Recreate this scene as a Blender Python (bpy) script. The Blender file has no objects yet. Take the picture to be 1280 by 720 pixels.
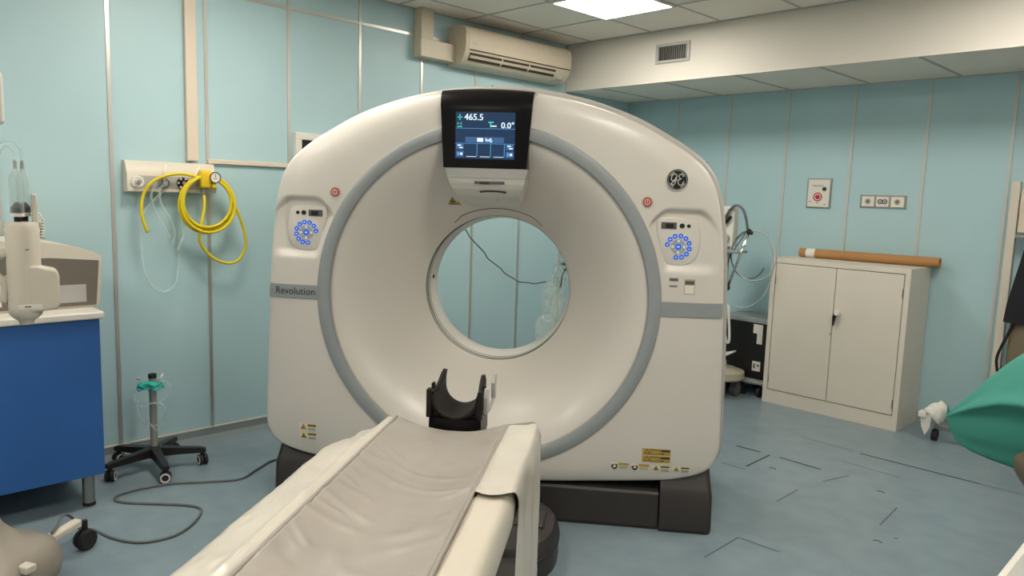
import bpy, bmesh, math, random
from math import sin, cos, pi, sqrt, atan2, radians
from mathutils import Vector, Matrix, noise

random.seed(7)
COL = bpy.context.scene.collection

# ------------------------------------------------------------------ materials
def mat(name, col, rough=.5, metal=0., spec=.5, coat=0., emis=None, estr=0., trans=0., alpha=1., ior=1.45,
        var=0., vscale=4., bump=0., bscale=60., sss=0.):
    m = bpy.data.materials.new(name); m.use_nodes = True
    nt = m.node_tree; b = nt.nodes['Principled BSDF']
    b.inputs['Base Color'].default_value = (*col, 1)
    b.inputs['Roughness'].default_value = rough
    b.inputs['Metallic'].default_value = metal
    b.inputs['Specular IOR Level'].default_value = spec
    b.inputs['Coat Weight'].default_value = coat
    b.inputs['Coat Roughness'].default_value = .12
    b.inputs['Transmission Weight'].default_value = trans
    b.inputs['Alpha'].default_value = alpha
    b.inputs['IOR'].default_value = ior
    if emis:
        b.inputs['Emission Color'].default_value = (*emis, 1)
        b.inputs['Emission Strength'].default_value = estr
    tc = nt.nodes.new('ShaderNodeTexCoord')
    if var > 0:
        n = nt.nodes.new('ShaderNodeTexNoise'); n.inputs['Scale'].default_value = vscale; n.inputs['Detail'].default_value = 4
        r = nt.nodes.new('ShaderNodeMapRange')
        r.inputs['From Min'].default_value = .3; r.inputs['From Max'].default_value = .7
        r.inputs['To Min'].default_value = 1 - var; r.inputs['To Max'].default_value = 1 + var
        mx = nt.nodes.new('ShaderNodeVectorMath'); mx.operation = 'SCALE'
        mx.inputs[0].default_value = col
        nt.links.new(tc.outputs['Object'], n.inputs['Vector'])
        nt.links.new(n.outputs['Fac'], r.inputs['Value'])
        nt.links.new(r.outputs['Result'], mx.inputs['Scale'])
        nt.links.new(mx.outputs['Vector'], b.inputs['Base Color'])
    if bump > 0:
        n2 = nt.nodes.new('ShaderNodeTexNoise'); n2.inputs['Scale'].default_value = bscale; n2.inputs['Detail'].default_value = 3
        bp = nt.nodes.new('ShaderNodeBump'); bp.inputs['Strength'].default_value = bump; bp.inputs['Distance'].default_value = .01
        nt.links.new(tc.outputs['Object'], n2.inputs['Vector'])
        nt.links.new(n2.outputs['Fac'], bp.inputs['Height'])
        nt.links.new(bp.outputs['Normal'], b.inputs['Normal'])
    return m

M = {}
M['wall'] = mat('teal_wall_panel', (.425, .60, .635), .42, var=.035, vscale=1.2, bump=.02, bscale=200)
M['strip'] = mat('satin_aluminium_strip', (.60, .58, .54), .32, metal=.7)
M['strip_pale'] = mat('pale_joint_strip', (.55, .56, .53), .45, metal=.2)
M['ceil'] = mat('ceiling_tile', (.90, .815, .715), .9, var=.02, vscale=2, bump=.05, bscale=180)
M['grid'] = mat('ceiling_grid_bar', (.50, .48, .44), .6)
M['soffit'] = mat('cream_soffit', (.70, .655, .585), .75, var=.02, vscale=.8)
M['gwhite'] = mat('gantry_white_plastic', (.69, .645, .585), .34, var=.012, vscale=2, coat=.12)
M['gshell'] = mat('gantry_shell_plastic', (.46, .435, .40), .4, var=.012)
M['ggrey'] = mat('gantry_grey_trim', (.30, .32, .325), .38)
M['glip'] = mat('light_grey_trim', (.42, .41, .39), .35)
M['gdark'] = mat('dark_brown_plastic', (.036, .031, .030), .40, var=.05)
M['black'] = mat('black_plastic', (.012, .011, .011), .35)
M['bezel'] = mat('black_bezel', (.006, .005, .006), .30, spec=.2)
M['gap'] = mat('dark_gap', (.03, .028, .025), .8)
M['rubber'] = mat('black_rubber', (.018, .017, .018), .6)
M['cream'] = mat('cream_plastic', (.64, .58, .485), .38, var=.01)
M['accream'] = mat('aged_cream_plastic', (.60, .52, .40), .4, var=.015)
M['acslot'] = mat('air_outlet_dark', (.05, .035, .025), .7)
M['trunk'] = mat('beige_trunking', (.68, .58, .47), .5)
M['blue'] = mat('blue_laminate', (.028, .115, .36), .42, var=.03)
M['top'] = mat('white_worktop', (.70, .66, .60), .35)
M['steel'] = mat('brushed_steel', (.38, .37, .35), .32, metal=.9)
M['chrome'] = mat('chrome', (.75, .75, .73), .12, metal=1.)
M['cab'] = mat('cream_cabinet_paint', (.70, .64, .55), .45, var=.015)
M['card'] = mat('brown_cardboard', (.42, .21, .075), .7, var=.05, vscale=8)
M['cardin'] = mat('cardboard_inside', (.10, .045, .03), .9)
M['paper'] = mat('white_paper', (.75, .72, .66), .7)
M['yellow'] = mat('yellow_hose', (.72, .56, .015), .32)
M['yellowbody'] = mat('yellow_plastic', (.75, .52, .02), .35)
M['green'] = mat('green_drape_cloth', (.045, .25, .20), .8, var=.04, vscale=3, bump=.12, bscale=14)
M['brown'] = mat('brown_vinyl', (.17, .13, .085), .5)
M['coat'] = mat('black_cloth', (.012, .012, .016), .85)
M['mattress'] = mat('grey_beige_vinyl', (.37, .335, .295), .32, var=.05, vscale=5, bump=.18, bscale=9, coat=.1)
M['cover'] = mat('clear_white_plastic_cover', (.62, .57, .495), .3, var=.05, vscale=6, bump=.2, bscale=7, coat=.15)
M['beige_grey'] = mat('taupe_plastic', (.30, .265, .22), .45, var=.02)
M['device'] = mat('taupe_device_front', (.155, .135, .11), .45)
M['red'] = mat('red_button', (.52, .028, .018), .4)
M['amber'] = mat('amber_label', (.50, .33, .06), .55)
M['lblw'] = mat('pale_label', (.80, .76, .64), .55)
M['ink'] = mat('dark_ink', (.03, .028, .025), .6)
M['inkgrey'] = mat('grey_ink', (.10, .10, .10), .6)
M['logo'] = mat('badge_black', (.006, .010, .009), .3)
M['logoring'] = mat('badge_silver', (.60, .60, .56), .35, metal=.2)
M['teal'] = mat('teal_mask_plastic', (.03, .50, .40), .4)
M['bluebtn'] = mat('lit_blue_button', (.01, .05, .3), .4, emis=(.03, .16, .75), estr=.55)
M['litwhite'] = mat('lit_white', (.4, .45, .5), .4, emis=(.55, .72, 1.), estr=.55)
M['scrn'] = mat('screen_blue', (.01, .02, .05), .15, emis=(.010, .028, .065), estr=1.0)
M['scrn2'] = mat('screen_bar_blue', (.01, .02, .05), .3, emis=(.035, .10, .24), estr=1.0)
M['scrn3'] = mat('screen_light_blue', (.02, .03, .05), .3, emis=(.10, .42, .80), estr=1.0)
M['scrw'] = mat('screen_white', (.1, .1, .1), .3, emis=(.75, .9, 1.), estr=1.1)
M['scrg'] = mat('screen_green', (.02, .1, .08), .3, emis=(.05, .55, .40), estr=1.0)
M['lamp'] = mat('light_diffuser', (.9, .9, .85), .6, emis=(1., .94, .84), estr=27.)
M['signred'] = mat('sign_red', (.50, .06, .07), .5)
M['socket'] = mat('socket_face', (.42, .38, .30), .5)
M['window'] = mat('scan_window_film', (.40, .44, .41), .2, coat=.3)
M['greycable'] = mat('grey_cable', (.12, .13, .13), .5)
M['greypole'] = mat('grey_steel_pole', (.36, .34, .31), .35, metal=.2)  # steel pole, its bright reflections put into an even grey colour
M['groove'] = mat('grey_green_groove', (.13, .15, .135), .4)
M['palecable'] = mat('pale_cable', (.45, .48, .47), .4)

def clear(name, tint, amount, rough=.1, edge=.45):
    m = bpy.data.materials.new(name); m.use_nodes = True; nt = m.node_tree
    for n in list(nt.nodes): nt.nodes.remove(n)
    o = nt.nodes.new('ShaderNodeOutputMaterial'); t = nt.nodes.new('ShaderNodeBsdfTransparent')
    p = nt.nodes.new('ShaderNodeBsdfPrincipled'); mx = nt.nodes.new('ShaderNodeMixShader')
    lw = nt.nodes.new('ShaderNodeLayerWeight'); lw.inputs['Blend'].default_value = .35
    mr = nt.nodes.new('ShaderNodeMapRange'); mr.inputs['To Min'].default_value = amount; mr.inputs['To Max'].default_value = min(1, amount + edge)
    t.inputs['Color'].default_value = (.96, .98, .97, 1)
    p.inputs['Base Color'].default_value = (*tint, 1); p.inputs['Roughness'].default_value = rough
    nt.links.new(lw.outputs['Facing'], mr.inputs['Value']); nt.links.new(mr.outputs['Result'], mx.inputs['Fac'])
    nt.links.new(t.outputs[0], mx.inputs[1]); nt.links.new(p.outputs[0], mx.inputs[2]); nt.links.new(mx.outputs[0], o.inputs[0])
    return m
M['glass'] = clear('clear_plastic', (.60, .66, .66), .20)
M['tube'] = clear('clear_tubing', (.80, .88, .86), .15)
M['bag'] = clear('clear_bag_film', (.95, .98, .97), .17, .16, .38)
_nt = M['bag'].node_tree; _p = [n for n in _nt.nodes if n.type == 'BSDF_PRINCIPLED'][0]; _mx = [n for n in _nt.nodes if n.type == 'MIX_SHADER'][0]
_tr = _nt.nodes.new('ShaderNodeBsdfTranslucent'); _tr.inputs['Color'].default_value = (.9, .95, .93, 1)
_m2 = _nt.nodes.new('ShaderNodeMixShader'); _m2.inputs['Fac'].default_value = .6
_nt.links.new(_p.outputs[0], _m2.inputs[1]); _nt.links.new(_tr.outputs[0], _m2.inputs[2]); _nt.links.new(_m2.outputs[0], _mx.inputs[2])

def floor_mat():
    m = mat('speckled_blue_vinyl', (.13, .19, .215), .30)
    nt = m.node_tree; b = nt.nodes['Principled BSDF']; L = nt.links
    tc = nt.nodes.new('ShaderNodeTexCoord')
    n1 = nt.nodes.new('ShaderNodeTexNoise'); n1.inputs['Scale'].default_value = 7; n1.inputs['Detail'].default_value = 6
    n2 = nt.nodes.new('ShaderNodeTexNoise'); n2.inputs['Scale'].default_value = 75; n2.inputs['Detail'].default_value = 2
    cr = nt.nodes.new('ShaderNodeValToRGB')
    cr.color_ramp.elements[0].position = .3; cr.color_ramp.elements[0].color = (.185, .245, .278, 1)
    cr.color_ramp.elements[1].position = .72; cr.color_ramp.elements[1].color = (.235, .300, .330, 1)
    c2 = nt.nodes.new('ShaderNodeValToRGB')
    c2.color_ramp.elements[0].position = .64; c2.color_ramp.elements[0].color = (0, 0, 0, 1)
    c2.color_ramp.elements[1].position = .74; c2.color_ramp.elements[1].color = (1, 1, 1, 1)
    mx = nt.nodes.new('ShaderNodeMixRGB'); mx.inputs['Color2'].default_value = (.30, .36, .36, 1)
    ml = nt.nodes.new('ShaderNodeMath'); ml.operation = 'MULTIPLY'; ml.inputs[1].default_value = .45
    L.new(tc.outputs['Object'], n1.inputs['Vector']); L.new(tc.outputs['Object'], n2.inputs['Vector'])
    L.new(n1.outputs['Fac'], cr.inputs['Fac']); L.new(n2.outputs['Fac'], c2.inputs['Fac'])
    L.new(c2.outputs['Color'], ml.inputs[0]); L.new(ml.outputs[0], mx.inputs['Fac'])
    L.new(cr.outputs['Color'], mx.inputs['Color1']); L.new(mx.outputs['Color'], b.inputs['Base Color'])
    n3 = nt.nodes.new('ShaderNodeTexNoise'); n3.inputs['Scale'].default_value = 2.2
    mr = nt.nodes.new('ShaderNodeMapRange'); mr.inputs['To Min'].default_value = .25; mr.inputs['To Max'].default_value = .34
    L.new(tc.outputs['Object'], n3.inputs['Vector']); L.new(n3.outputs['Fac'], mr.inputs['Value']); L.new(mr.outputs['Result'], b.inputs['Roughness'])
    return m
M['floor'] = floor_mat()

# ------------------------------------------------------------------ helpers
def thing(name, label, cat, loc=(0, 0, 0), rz=0., group=None):
    o = bpy.data.objects.new(name, None); COL.objects.link(o)
    o.location = loc; o.rotation_euler = (0, 0, rz); o.empty_display_size = .1
    o['label'] = label; o['category'] = cat
    if group: o['group'] = group
    return o
def tag(o, label, cat, group=None):
    o['label'] = label; o['category'] = cat
    if group: o['group'] = group
    return o
def emit(name, verts, faces, m, parent=None, smooth=False, loc=None, rz=None, autos=None):
    me = bpy.data.meshes.new(name); me.from_pydata([tuple(v) for v in verts], [], faces); me.update()
    bm = bmesh.new(); bm.from_mesh(me)
    bmesh.ops.recalc_face_normals(bm, faces=bm.faces)
    bm.to_mesh(me); bm.free()
    return link(name, me, m, parent, smooth, loc, rz, autos)
def link(name, me, m, parent=None, smooth=False, loc=None, rz=None, autos=None):
    o = bpy.data.objects.new(name, me); COL.objects.link(o)
    me.materials.append(M[m] if isinstance(m, str) else m)
    if smooth or autos:
        for p in me.polygons: p.use_smooth = True
    if autos:
        bm = bmesh.new(); bm.from_mesh(me); a = radians(autos)
        for e in bm.edges:
            if len(e.link_faces) == 2 and e.calc_face_angle(0) > a: e.smooth = False
        bm.to_mesh(me); bm.free()
    if parent: o.parent = parent
    if loc is not None: o.location = loc
    if rz is not None: o.rotation_euler = (0, 0, rz)
    return o
class MB:
    def __init__(s): s.v = []; s.f = []
    def add(s, v, f):
        n = len(s.v); s.v += [Vector(p) for p in v]; s.f += [[i + n for i in q] for q in f]
    def box(s, x0, x1, y0, y1, z0, z1):
        s.add([(x0, y0, z0), (x1, y0, z0), (x1, y1, z0), (x0, y1, z0), (x0, y0, z1), (x1, y0, z1), (x1, y1, z1), (x0, y1, z1)],
              [(0, 3, 2, 1), (4, 5, 6, 7), (0, 1, 5, 4), (1, 2, 6, 5), (2, 3, 7, 6), (3, 0, 4, 7)]); return s
    def bbox(s, x0, x1, y0, y1, z0, z1, b=.01, seg=3):
        bm = bmesh.new(); r = bmesh.ops.create_cube(bm, size=1)
        for v in bm.verts:
            v.co = Vector(((x0 + x1) / 2 + v.co.x * (x1 - x0), (y0 + y1) / 2 + v.co.y * (y1 - y0), (z0 + z1) / 2 + v.co.z * (z1 - z0)))
        bmesh.ops.bevel(bm, geom=bm.edges[:], offset=b, segments=seg, profile=.5, affect='EDGES')
        bm.verts.index_update(); s.add([v.co.copy() for v in bm.verts], [[v.index for v in f.verts] for f in bm.faces]); bm.free(); return s
    def prism(s, pts, axis, a0, a1):   # pts 2D, extruded along axis
        def P(p, a):
            return {'x': (a, p[0], p[1]), 'y': (p[0], a, p[1]), 'z': (p[0], p[1], a)}[axis]
        n = len(pts)
        s.add([P(p, a0) for p in pts] + [P(p, a1) for p in pts],
              [list(range(n))[::-1], list(range(n, 2 * n))] + [[i, (i + 1) % n, n + (i + 1) % n, n + i] for i in range(n)]); return s
    def cyl(s, p0, p1, r0, r1=None, n=24, cap=True):
        r1 = r0 if r1 is None else r1
        p0 = Vector(p0); p1 = Vector(p1); d = (p1 - p0).normalized()
        a = d.orthogonal().normalized(); b = d.cross(a)
        v = [p0 + (a * cos(2 * pi * i / n) + b * sin(2 * pi * i / n)) * r0 for i in range(n)] + \
            [p1 + (a * cos(2 * pi * i / n) + b * sin(2 * pi * i / n)) * r1 for i in range(n)]
        f = [[i, (i + 1) % n, n + (i + 1) % n, n + i] for i in range(n)]
        if cap: f += [list(range(n))[::-1], list(range(n, 2 * n))]
        s.add(v, f); return s
    def ring(s, p0, p1, ro, ri, n=40):
        p0 = Vector(p0); p1 = Vector(p1); d = (p1 - p0).normalized(); a = d.orthogonal().normalized(); b = d.cross(a)
        v = []
        for c, r in ((p0, ri), (p0, ro), (p1, ro), (p1, ri)):
            v += [c + (a * cos(2 * pi * i / n) + b * sin(2 * pi * i / n)) * r for i in range(n)]
        f = []
        for k in range(4):
            for i in range(n): f.append([k * n + i, k * n + (i + 1) % n, ((k + 1) % 4) * n + (i + 1) % n, ((k + 1) % 4) * n + i])
        s.add(v, f); return s
    def lathe(s, prof, c=(0, 0, 0), axis='z', n=48, sx=1., sy=1.):
        m = len(prof); v = []
        for i in range(n):
            a = 2 * pi * i / n
            for r, h in prof:
                if axis == 'z': v.append((c[0] + r * cos(a) * sx, c[1] + r * sin(a) * sy, c[2] + h))
                elif axis == 'y': v.append((c[0] + r * cos(a), c[1] + h, c[2] + r * sin(a)))
                else: v.append((c[0] + h, c[1] + r * cos(a), c[2] + r * sin(a)))
        f = [[i * m + j, ((i + 1) % n) * m + j, ((i + 1) % n) * m + j + 1, i * m + j + 1] for i in range(n) for j in range(m - 1)]
        s.add(v, f); return s
    def tube(s, pts, r, n=8, sm=6, closed=False, cap=True, taper=None):
        P = smooth_path([Vector(p) for p in pts], sm, closed) if sm > 1 else [Vector(p) for p in pts]
        m = len(P); T = []
        for i in range(m):
            a = P[(i - 1) % m] if closed or i > 0 else P[i]; b = P[(i + 1) % m] if closed or i < m - 1 else P[i]
            T.append((b - a).normalized())
        N = T[0].orthogonal().normalized(); v = []
        for i in range(m):
            N = (N - T[i] * N.dot(T[i])).normalized(); B = T[i].cross(N)
            rr = r if taper is None else r * taper(i / (m - 1))
            v += [P[i] + (N * cos(2 * pi * k / n) + B * sin(2 * pi * k / n)) * rr for k in range(n)]
        f = []
        for i in range(m if closed else m - 1):
            j = (i + 1) % m
            f += [[i * n + k, i * n + (k + 1) % n, j * n + (k + 1) % n, j * n + k] for k in range(n)]
        if cap and not closed: f += [list(range(n))[::-1], [(m - 1) * n + k for k in range(n)]]
        s.add(v, f); return s
    def sphere(s, c, r, n=16, sz=(1, 1, 1)):
        prof = [(max(1e-4, r * sin(pi * j / 10)), -r * cos(pi * j / 10)) for j in range(11)]
        k = len(s.v); s.lathe([(a, b * sz[2]) for a, b in prof], c, 'z', n, sz[0], sz[1]); return s
    def build(s, name, m, parent=None, smooth=False, autos=None, **k):
        return emit(name, s.v, s.f, m, parent, smooth, autos=autos, **k)
def smooth_path(P, k, closed=False):
    out = []; n = len(P); rng = range(n if closed else n - 1)
    for i in rng:
        p0 = P[(i - 1) % n] if closed or i > 0 else P[0] * 2 - P[1]
        p1 = P[i]; p2 = P[(i + 1) % n]
        p3 = P[(i + 2) % n] if closed or i < n - 2 else P[-1] * 2 - P[-2]
        for j in range(k):
            t = j / k
            out.append(.5 * ((2 * p1) + (p2 - p0) * t + (2 * p0 - 5 * p1 + 4 * p2 - p3) * t * t + (-p0 + 3 * p1 - 3 * p2 + p3) * t ** 3))
    if not closed: out.append(P[-1].copy())
    return out
def grid(nu, nv, fn, closed_u=False):
    v = [fn(i, j) for i in range(nu) for j in range(nv)]; f = []
    for i in range(nu if closed_u else nu - 1):
        for j in range(nv - 1):
            a = (i + 1) % nu; f.append([i * nv + j, a * nv + j, a * nv + j + 1, i * nv + j + 1])
    return v, f
def text_mesh(body, size, align='CENTER'):
    cu = bpy.data.curves.new('t', 'FONT'); cu.body = body; cu.size = size; cu.align_x = align; cu.align_y = 'CENTER'
    cu.resolution_u = 3
    o = bpy.data.objects.new('t', cu); COL.objects.link(o)
    dg = bpy.context.evaluated_depsgraph_get(); me = bpy.data.meshes.new_from_object(o.evaluated_get(dg))
    bpy.data.objects.remove(o); bpy.data.curves.remove(cu)
    me.materials.clear()
    return me
def ss(a, b, x):
    t = min(1, max(0, (x - a) / (b - a))); return t * t * (3 - 2 * t)
def lerp_table(T, x):
    if x <= T[0][0]: return T[0][1]
    for (a, b), (c, d) in zip(T, T[1:]):
        if x <= c: return b + (d - b) * (x - a) / (c - a)
    return T[-1][1]
def structure(o): o['kind'] = 'structure'; return o

# ------------------------------------------------------------------ room
XL, YB, ZC = -4.526, 5.98, 2.885
XR, YF = 2.6, -2.6
structure(MB().box(XL - .1, XR + .1, YF - .1, YB + .1, -.1, 0).build('floor', 'floor'))
fl = bpy.data.objects['floor']
wl = structure(MB().box(XL - .1, XL, YF - .1, YB + .1, 0, ZC).build('wall_left', 'wall'))
wb = structure(MB().box(XL, XR, YB, YB + .1, 0, ZC).build('wall_back', 'wall'))
M['wbounce'] = mat('pale_bounce_wall', (.72, .72, .68), .7)  # unseen walls kept pale instead of teal to bounce more light
structure(MB().box(XR, XR + .1, YF - .1, YB + .1, 0, ZC).build('wall_right', 'wbounce'))
structure(MB().box(XL, XR, YF - .1, YF, 0, ZC).build('wall_front', 'wbounce'))
# ceiling with tile grid bars
cm = M['ceil']; nt = cm.node_tree
cl = structure(MB().box(XL - .1, XR + .1, YF - .1, YB + .1, ZC, ZC + .1).build('ceiling', 'ceil'))
g = MB()
k = -1
while -3.63 + .61 * k < XR:
    x = -3.63 + .61 * k; g.box(x - .008, x + .008, YF, 5.05, ZC - .004, ZC - .0005); k += 1
k = 0
while 4.455 - .61 * k > YF:
    y = 4.455 - .61 * k; g.box(XL, XR, y - .008, y + .008, ZC - .0045, ZC - .001); k += 1
g.box(XL, XR, 5.02, 5.05, ZC - .006, ZC - .001); g.box(XL, XL + .02, YF, 5.05, ZC - .006, ZC - .001)
g.build('grid_bars', 'grid', cl)
# soffit (lowered duct casing along the back wall)
so = structure(MB().box(XL, XR, 5.05, YB, 2.497, ZC).build('trim_1', 'soffit'))
g = MB().box(XL, XR, 5.062, YB, 2.4925, 2.4965); g.build('soffit_tile', 'ceil', so)
g = MB()
for k in range(-3, 9):
    x = -2.90 + .623 * k
    if XL + .05 < x < XR: g.box(x - .011, x + .011, 5.062, YB, 2.489, 2.4925)
g.box(XL, XR, YB - .02, YB, 2.487, 2.4925)
g.build('soffit_grid', 'grid', so)
MB().box(XL, XR, 5.04, 5.062, 2.487, 2.4968).build('edge_bead', 'soffit', so)
# wall panel joints
g = MB()
for k in range(-9, 9):
    y = 1.335 + .5296 * k
    if YF < y < YB - .1: g.box(XL, XL + .006, y - .010, y + .010, .075, ZC)
g.build('joint_strip', 'strip', wl)
MB().box(XL, XL + .005, 1.9, YB, 2.690, 2.710).build('joint_strip', 'strip', wl)
g = MB()
for k in range(-2, 12):
    x = -2.374 + .5296 * (k - 2)
    if XL + .1 < x < XR: g.box(x - .010, x + .010, YB - .006, YB, .075, 2.49)
g.build('joint_strip', 'strip_pale', wb)
M['base'] = mat('grey_cove_skirting', (.20, .235, .24), .5)
structure(MB().prism([(XL, 0), (XL + .03, 0), (XL + .010, .03), (XL + .006, .07), (XL, .072)], 'y', YF, YB).build('baseboard_left', 'base'))
structure(MB().prism([(YB, 0), (YB - .03, 0), (YB - .010, .03), (YB - .006, .07), (YB, .072)], 'x', XL, XR).build('baseboard_back', 'base'))
MB().box(XL, XL + .008, YF, YB, .071, .078).build('skirting_bead', 'trunk', bpy.data.objects['baseboard_left'])
# floor welds, cuts and scuffs
def seam(p, q, w, m='gap'):
    p = Vector((*p, 0)); q = Vector((*q, 0)); d = (q - p).normalized(); n = Vector((-d.y, d.x, 0)) * w / 2
    up = Vector((0, 0, .0012))
    emit('floor_cut', [p + n + up, p - n + up, q - n + up, q + n + up], [[0, 1, 2, 3]], m, fl)
M['scuff'] = mat('floor_scuff', (.075, .09, .10), .5)
seam((-1.709, 4.856), (-1.04, 4.87), .012); seam((-2.011, 4.373), (-1.751, 4.366), .014); seam((-2.071, 4.062), (-2.075, 4.363), .010)
seam((-2.30, 4.36), (-2.14, 4.37), .014)
for p, q in [((-1.72, 4.62), (-1.38, 4.60)), ((-1.66, 4.18), (-1.60, 4.40)), ((-1.70, 3.70), (-1.70, 3.95)), ((-1.22, 3.82), (-1.24, 4.12)),
             ((-1.62, 2.85), (-1.62, 3.15)), ((-1.62, 3.15), (-1.42, 3.16)), ((-2.1, 4.88), (-1.75, 4.87)), ((-1.04, 4.87), (-.6, 4.88)), ((-2.2, 4.0), (-2.05, 4.01))]:
    seam(p, q, .007, 'scuff')
for x, y in [(-1.38, 4.28), (-1.16, 3.62), (-1.95, 4.15)]:
    g = MB(); g.tube([(x - .02, y, .0008), (x, y + .012, .0008), (x + .022, y + .002, .0008)], .0028, 6, 4); g.build('floor_cut', 'scuff', fl, True)

# ------------------------------------------------------------------ ceiling lights
PANELS = [(-3.325, 4.15, 'square recessed ceiling light panel nearest the air conditioner'),
          (-3.325, 1.71, 'square recessed ceiling light panel over the scanner table side'),
          (-.885, 4.15, 'square recessed ceiling light panel in front of the duct casing'),
          (-.885, 1.71, 'square recessed ceiling light panel over the open floor'),
          (-.885, -.73, 'square recessed ceiling light panel behind the viewer'),
          (-3.325, -.73, 'added unseen ceiling light panel brightening the floor at left'),  # added unseen panel, lifts the dark floor and wall at left
          (1.555, 1.71, 'square recessed ceiling light panel by the far side wall')]
for i, (x, y, lab) in enumerate(PANELS):
    t = thing('ceiling_light', lab, 'ceiling light', (x, y, ZC - .012), 0, 'square ceiling light panels')
    f = MB(); f.box(-.305, .305, -.305, -.285, -.004, .012); f.box(-.305, .305, .285, .305, -.004, .012)
    f.box(-.305, -.285, -.285, .285, -.004, .012); f.box(.285, .305, -.285, .285, -.004, .012); f.build('frame', 'paper', t)
    MB().box(-.285, .285, -.285, .285, -.001, .010).build('diffuser', 'lamp', t)

# ------------------------------------------------------------------ CT gantry (local frame: x right, y away from the table, z up)
GA = .676
GX, GY = -2.585, 2.3686
ct = thing('ct_scanner', 'large white CT scanner gantry with round bore and top screen on dark base', 'scanner', (GX, GY, 0), GA)
ISO = 1.08
half = [(0, 2.05), (.22, 2.036), (.44, 1.992), (.64, 1.925), (.80, 1.843), (.92, 1.768), (.99, 1.70), (1.035, 1.61), (1.065, 1.47), (1.083, 1.30),
        (1.095, 1.1), (1.108, .8), (1.118, .5), (1.115, .385), (1.065, .30), (.93, .25), (.75, .228), (.5, .208), (.25, .195), (0, .19)]
loop = [Vector((x, z, 0)) for x, z in half] + [Vector((-x, z, 0)) for x, z in half[-2:0:-1]]
loop = [p + Vector((.012, 0, 0)) for p in smooth_path(loop, 8, True)]
OUT = sorted((atan2(p.y - ISO, p.x) % (2 * pi), sqrt(p.x ** 2 + (p.y - ISO) ** 2)) for p in loop)
OUT = [(OUT[-1][0] - 2 * pi, OUT[-1][1])] + OUT + [(OUT[0][0] + 2 * pi, OUT[0][1])]
import bisect
OA = [a for a, b in OUT]
def Ro(a):
    a %= 2 * pi; i = bisect.bisect(OA, a); (a0, r0), (a1, r1) = OUT[i - 1], OUT[i]
    return r0 + (r1 - r0) * (a - a0) / (a1 - a0)
R1 = .822
def recess(x, z):
    ax = abs(x); rho = sqrt(x * x + (z - ISO) ** 2)
    top = 1.535 - .9 * max(0, abs(ax - .90) - .06) ** 2 / .1
    d = ss(top, top - .020, z) * (1 - .35 * ss(1.5, 1.3, z)) * ss(1.232, 1.290, z)
    return .028 * d * ss(.825, .864, rho) * ss(1.095, .985, ax)
def cover_y(x, z):
    dx, dz = x, z - ISO; rho = sqrt(dx * dx + dz * dz); R = Ro(atan2(dz, dx)); sp = R - R1
    s = min(1, max(0, (rho - R1) / sp)); y = .034 * s ** 4 * min(1, sp / .2)
    e = .018; d = R - rho
    if d < e: y += e - sqrt(max(0, e * e - (e - max(0, d)) ** 2))
    return y + recess(x, z)
def dish_y(rho):
    t = min(1, max(0, (.762 - rho) / .372)); return .010 + .40 * t ** 1.5
N = 720
srow = [i / 40 for i in range(35)] + [.88, .90, .92, .94, .955, .97, .98, .988, .994, .998, 1.]
def cv(i, j):
    a = 2 * pi * i / N; R = Ro(a)
    if j < len(srow):
        r = R1 + (R - R1) * srow[j]; x, z = r * cos(a), ISO + r * sin(a); return (x, cover_y(x, z), z)
    r, y = [(R, .09), (R, .135), (R - .012, .142), (R - .012, .19)][j - len(srow)]
    return (r * cos(a), y, ISO + r * sin(a))
v, f = grid(N, len(srow) + 4, cv, True); emit('front_cover', v, f, 'gwhite', ct, True, autos=50)
# rear shell, slightly larger than the front cover
prof = [(-.030, .150), (.024, .154), (.036, .165), (.040, .195), (.040, .80), (.030, .90), (-.02, .98), (-.08, 1.0)]
def rv(i, j):
    a = 2 * pi * i / 360; R = Ro(a)
    if j < len(prof): r = R + prof[j][0]; y = prof[j][1]
    else: r, y = [(.70, 1.0), (.60, .95), (.46, .80), (.40, .70), (.378, .64)][j - len(prof)]
    z = ISO + r * sin(a)
    return (r * cos(a), y, max(.17, z))
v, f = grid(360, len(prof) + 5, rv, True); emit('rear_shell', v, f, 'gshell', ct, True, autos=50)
for x, z in ((-.02, 2.092), (1.005, 1.748), (-1.005, 1.748)):
    a = atan2(z - ISO, x); R = Ro(a) + .0405; g = MB()
    p = Vector((R * cos(a), .18, ISO + R * sin(a))); p2 = p + Vector((0, .5, 0)); g.cyl(p, p2, .0025, n=8); g.build('shell_joint', 'gap', ct, True)
# grey trim ring
g = MB(); g.lathe([(.762, .030), (.763, -.006), (.768, -.010), (.815, -.010), (.8215, -.006), (.8225, .030)], (0, 0, ISO), 'y', 200)
g.build('trim_ring', 'ggrey', ct, autos=40)
g = MB(); g.lathe([(.755, .03), (.756, .006), (.762, .004), (.7625, .03)], (0, 0, ISO), 'y', 200); g.build('ring_bead', 'glip', ct, autos=40)
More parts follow.
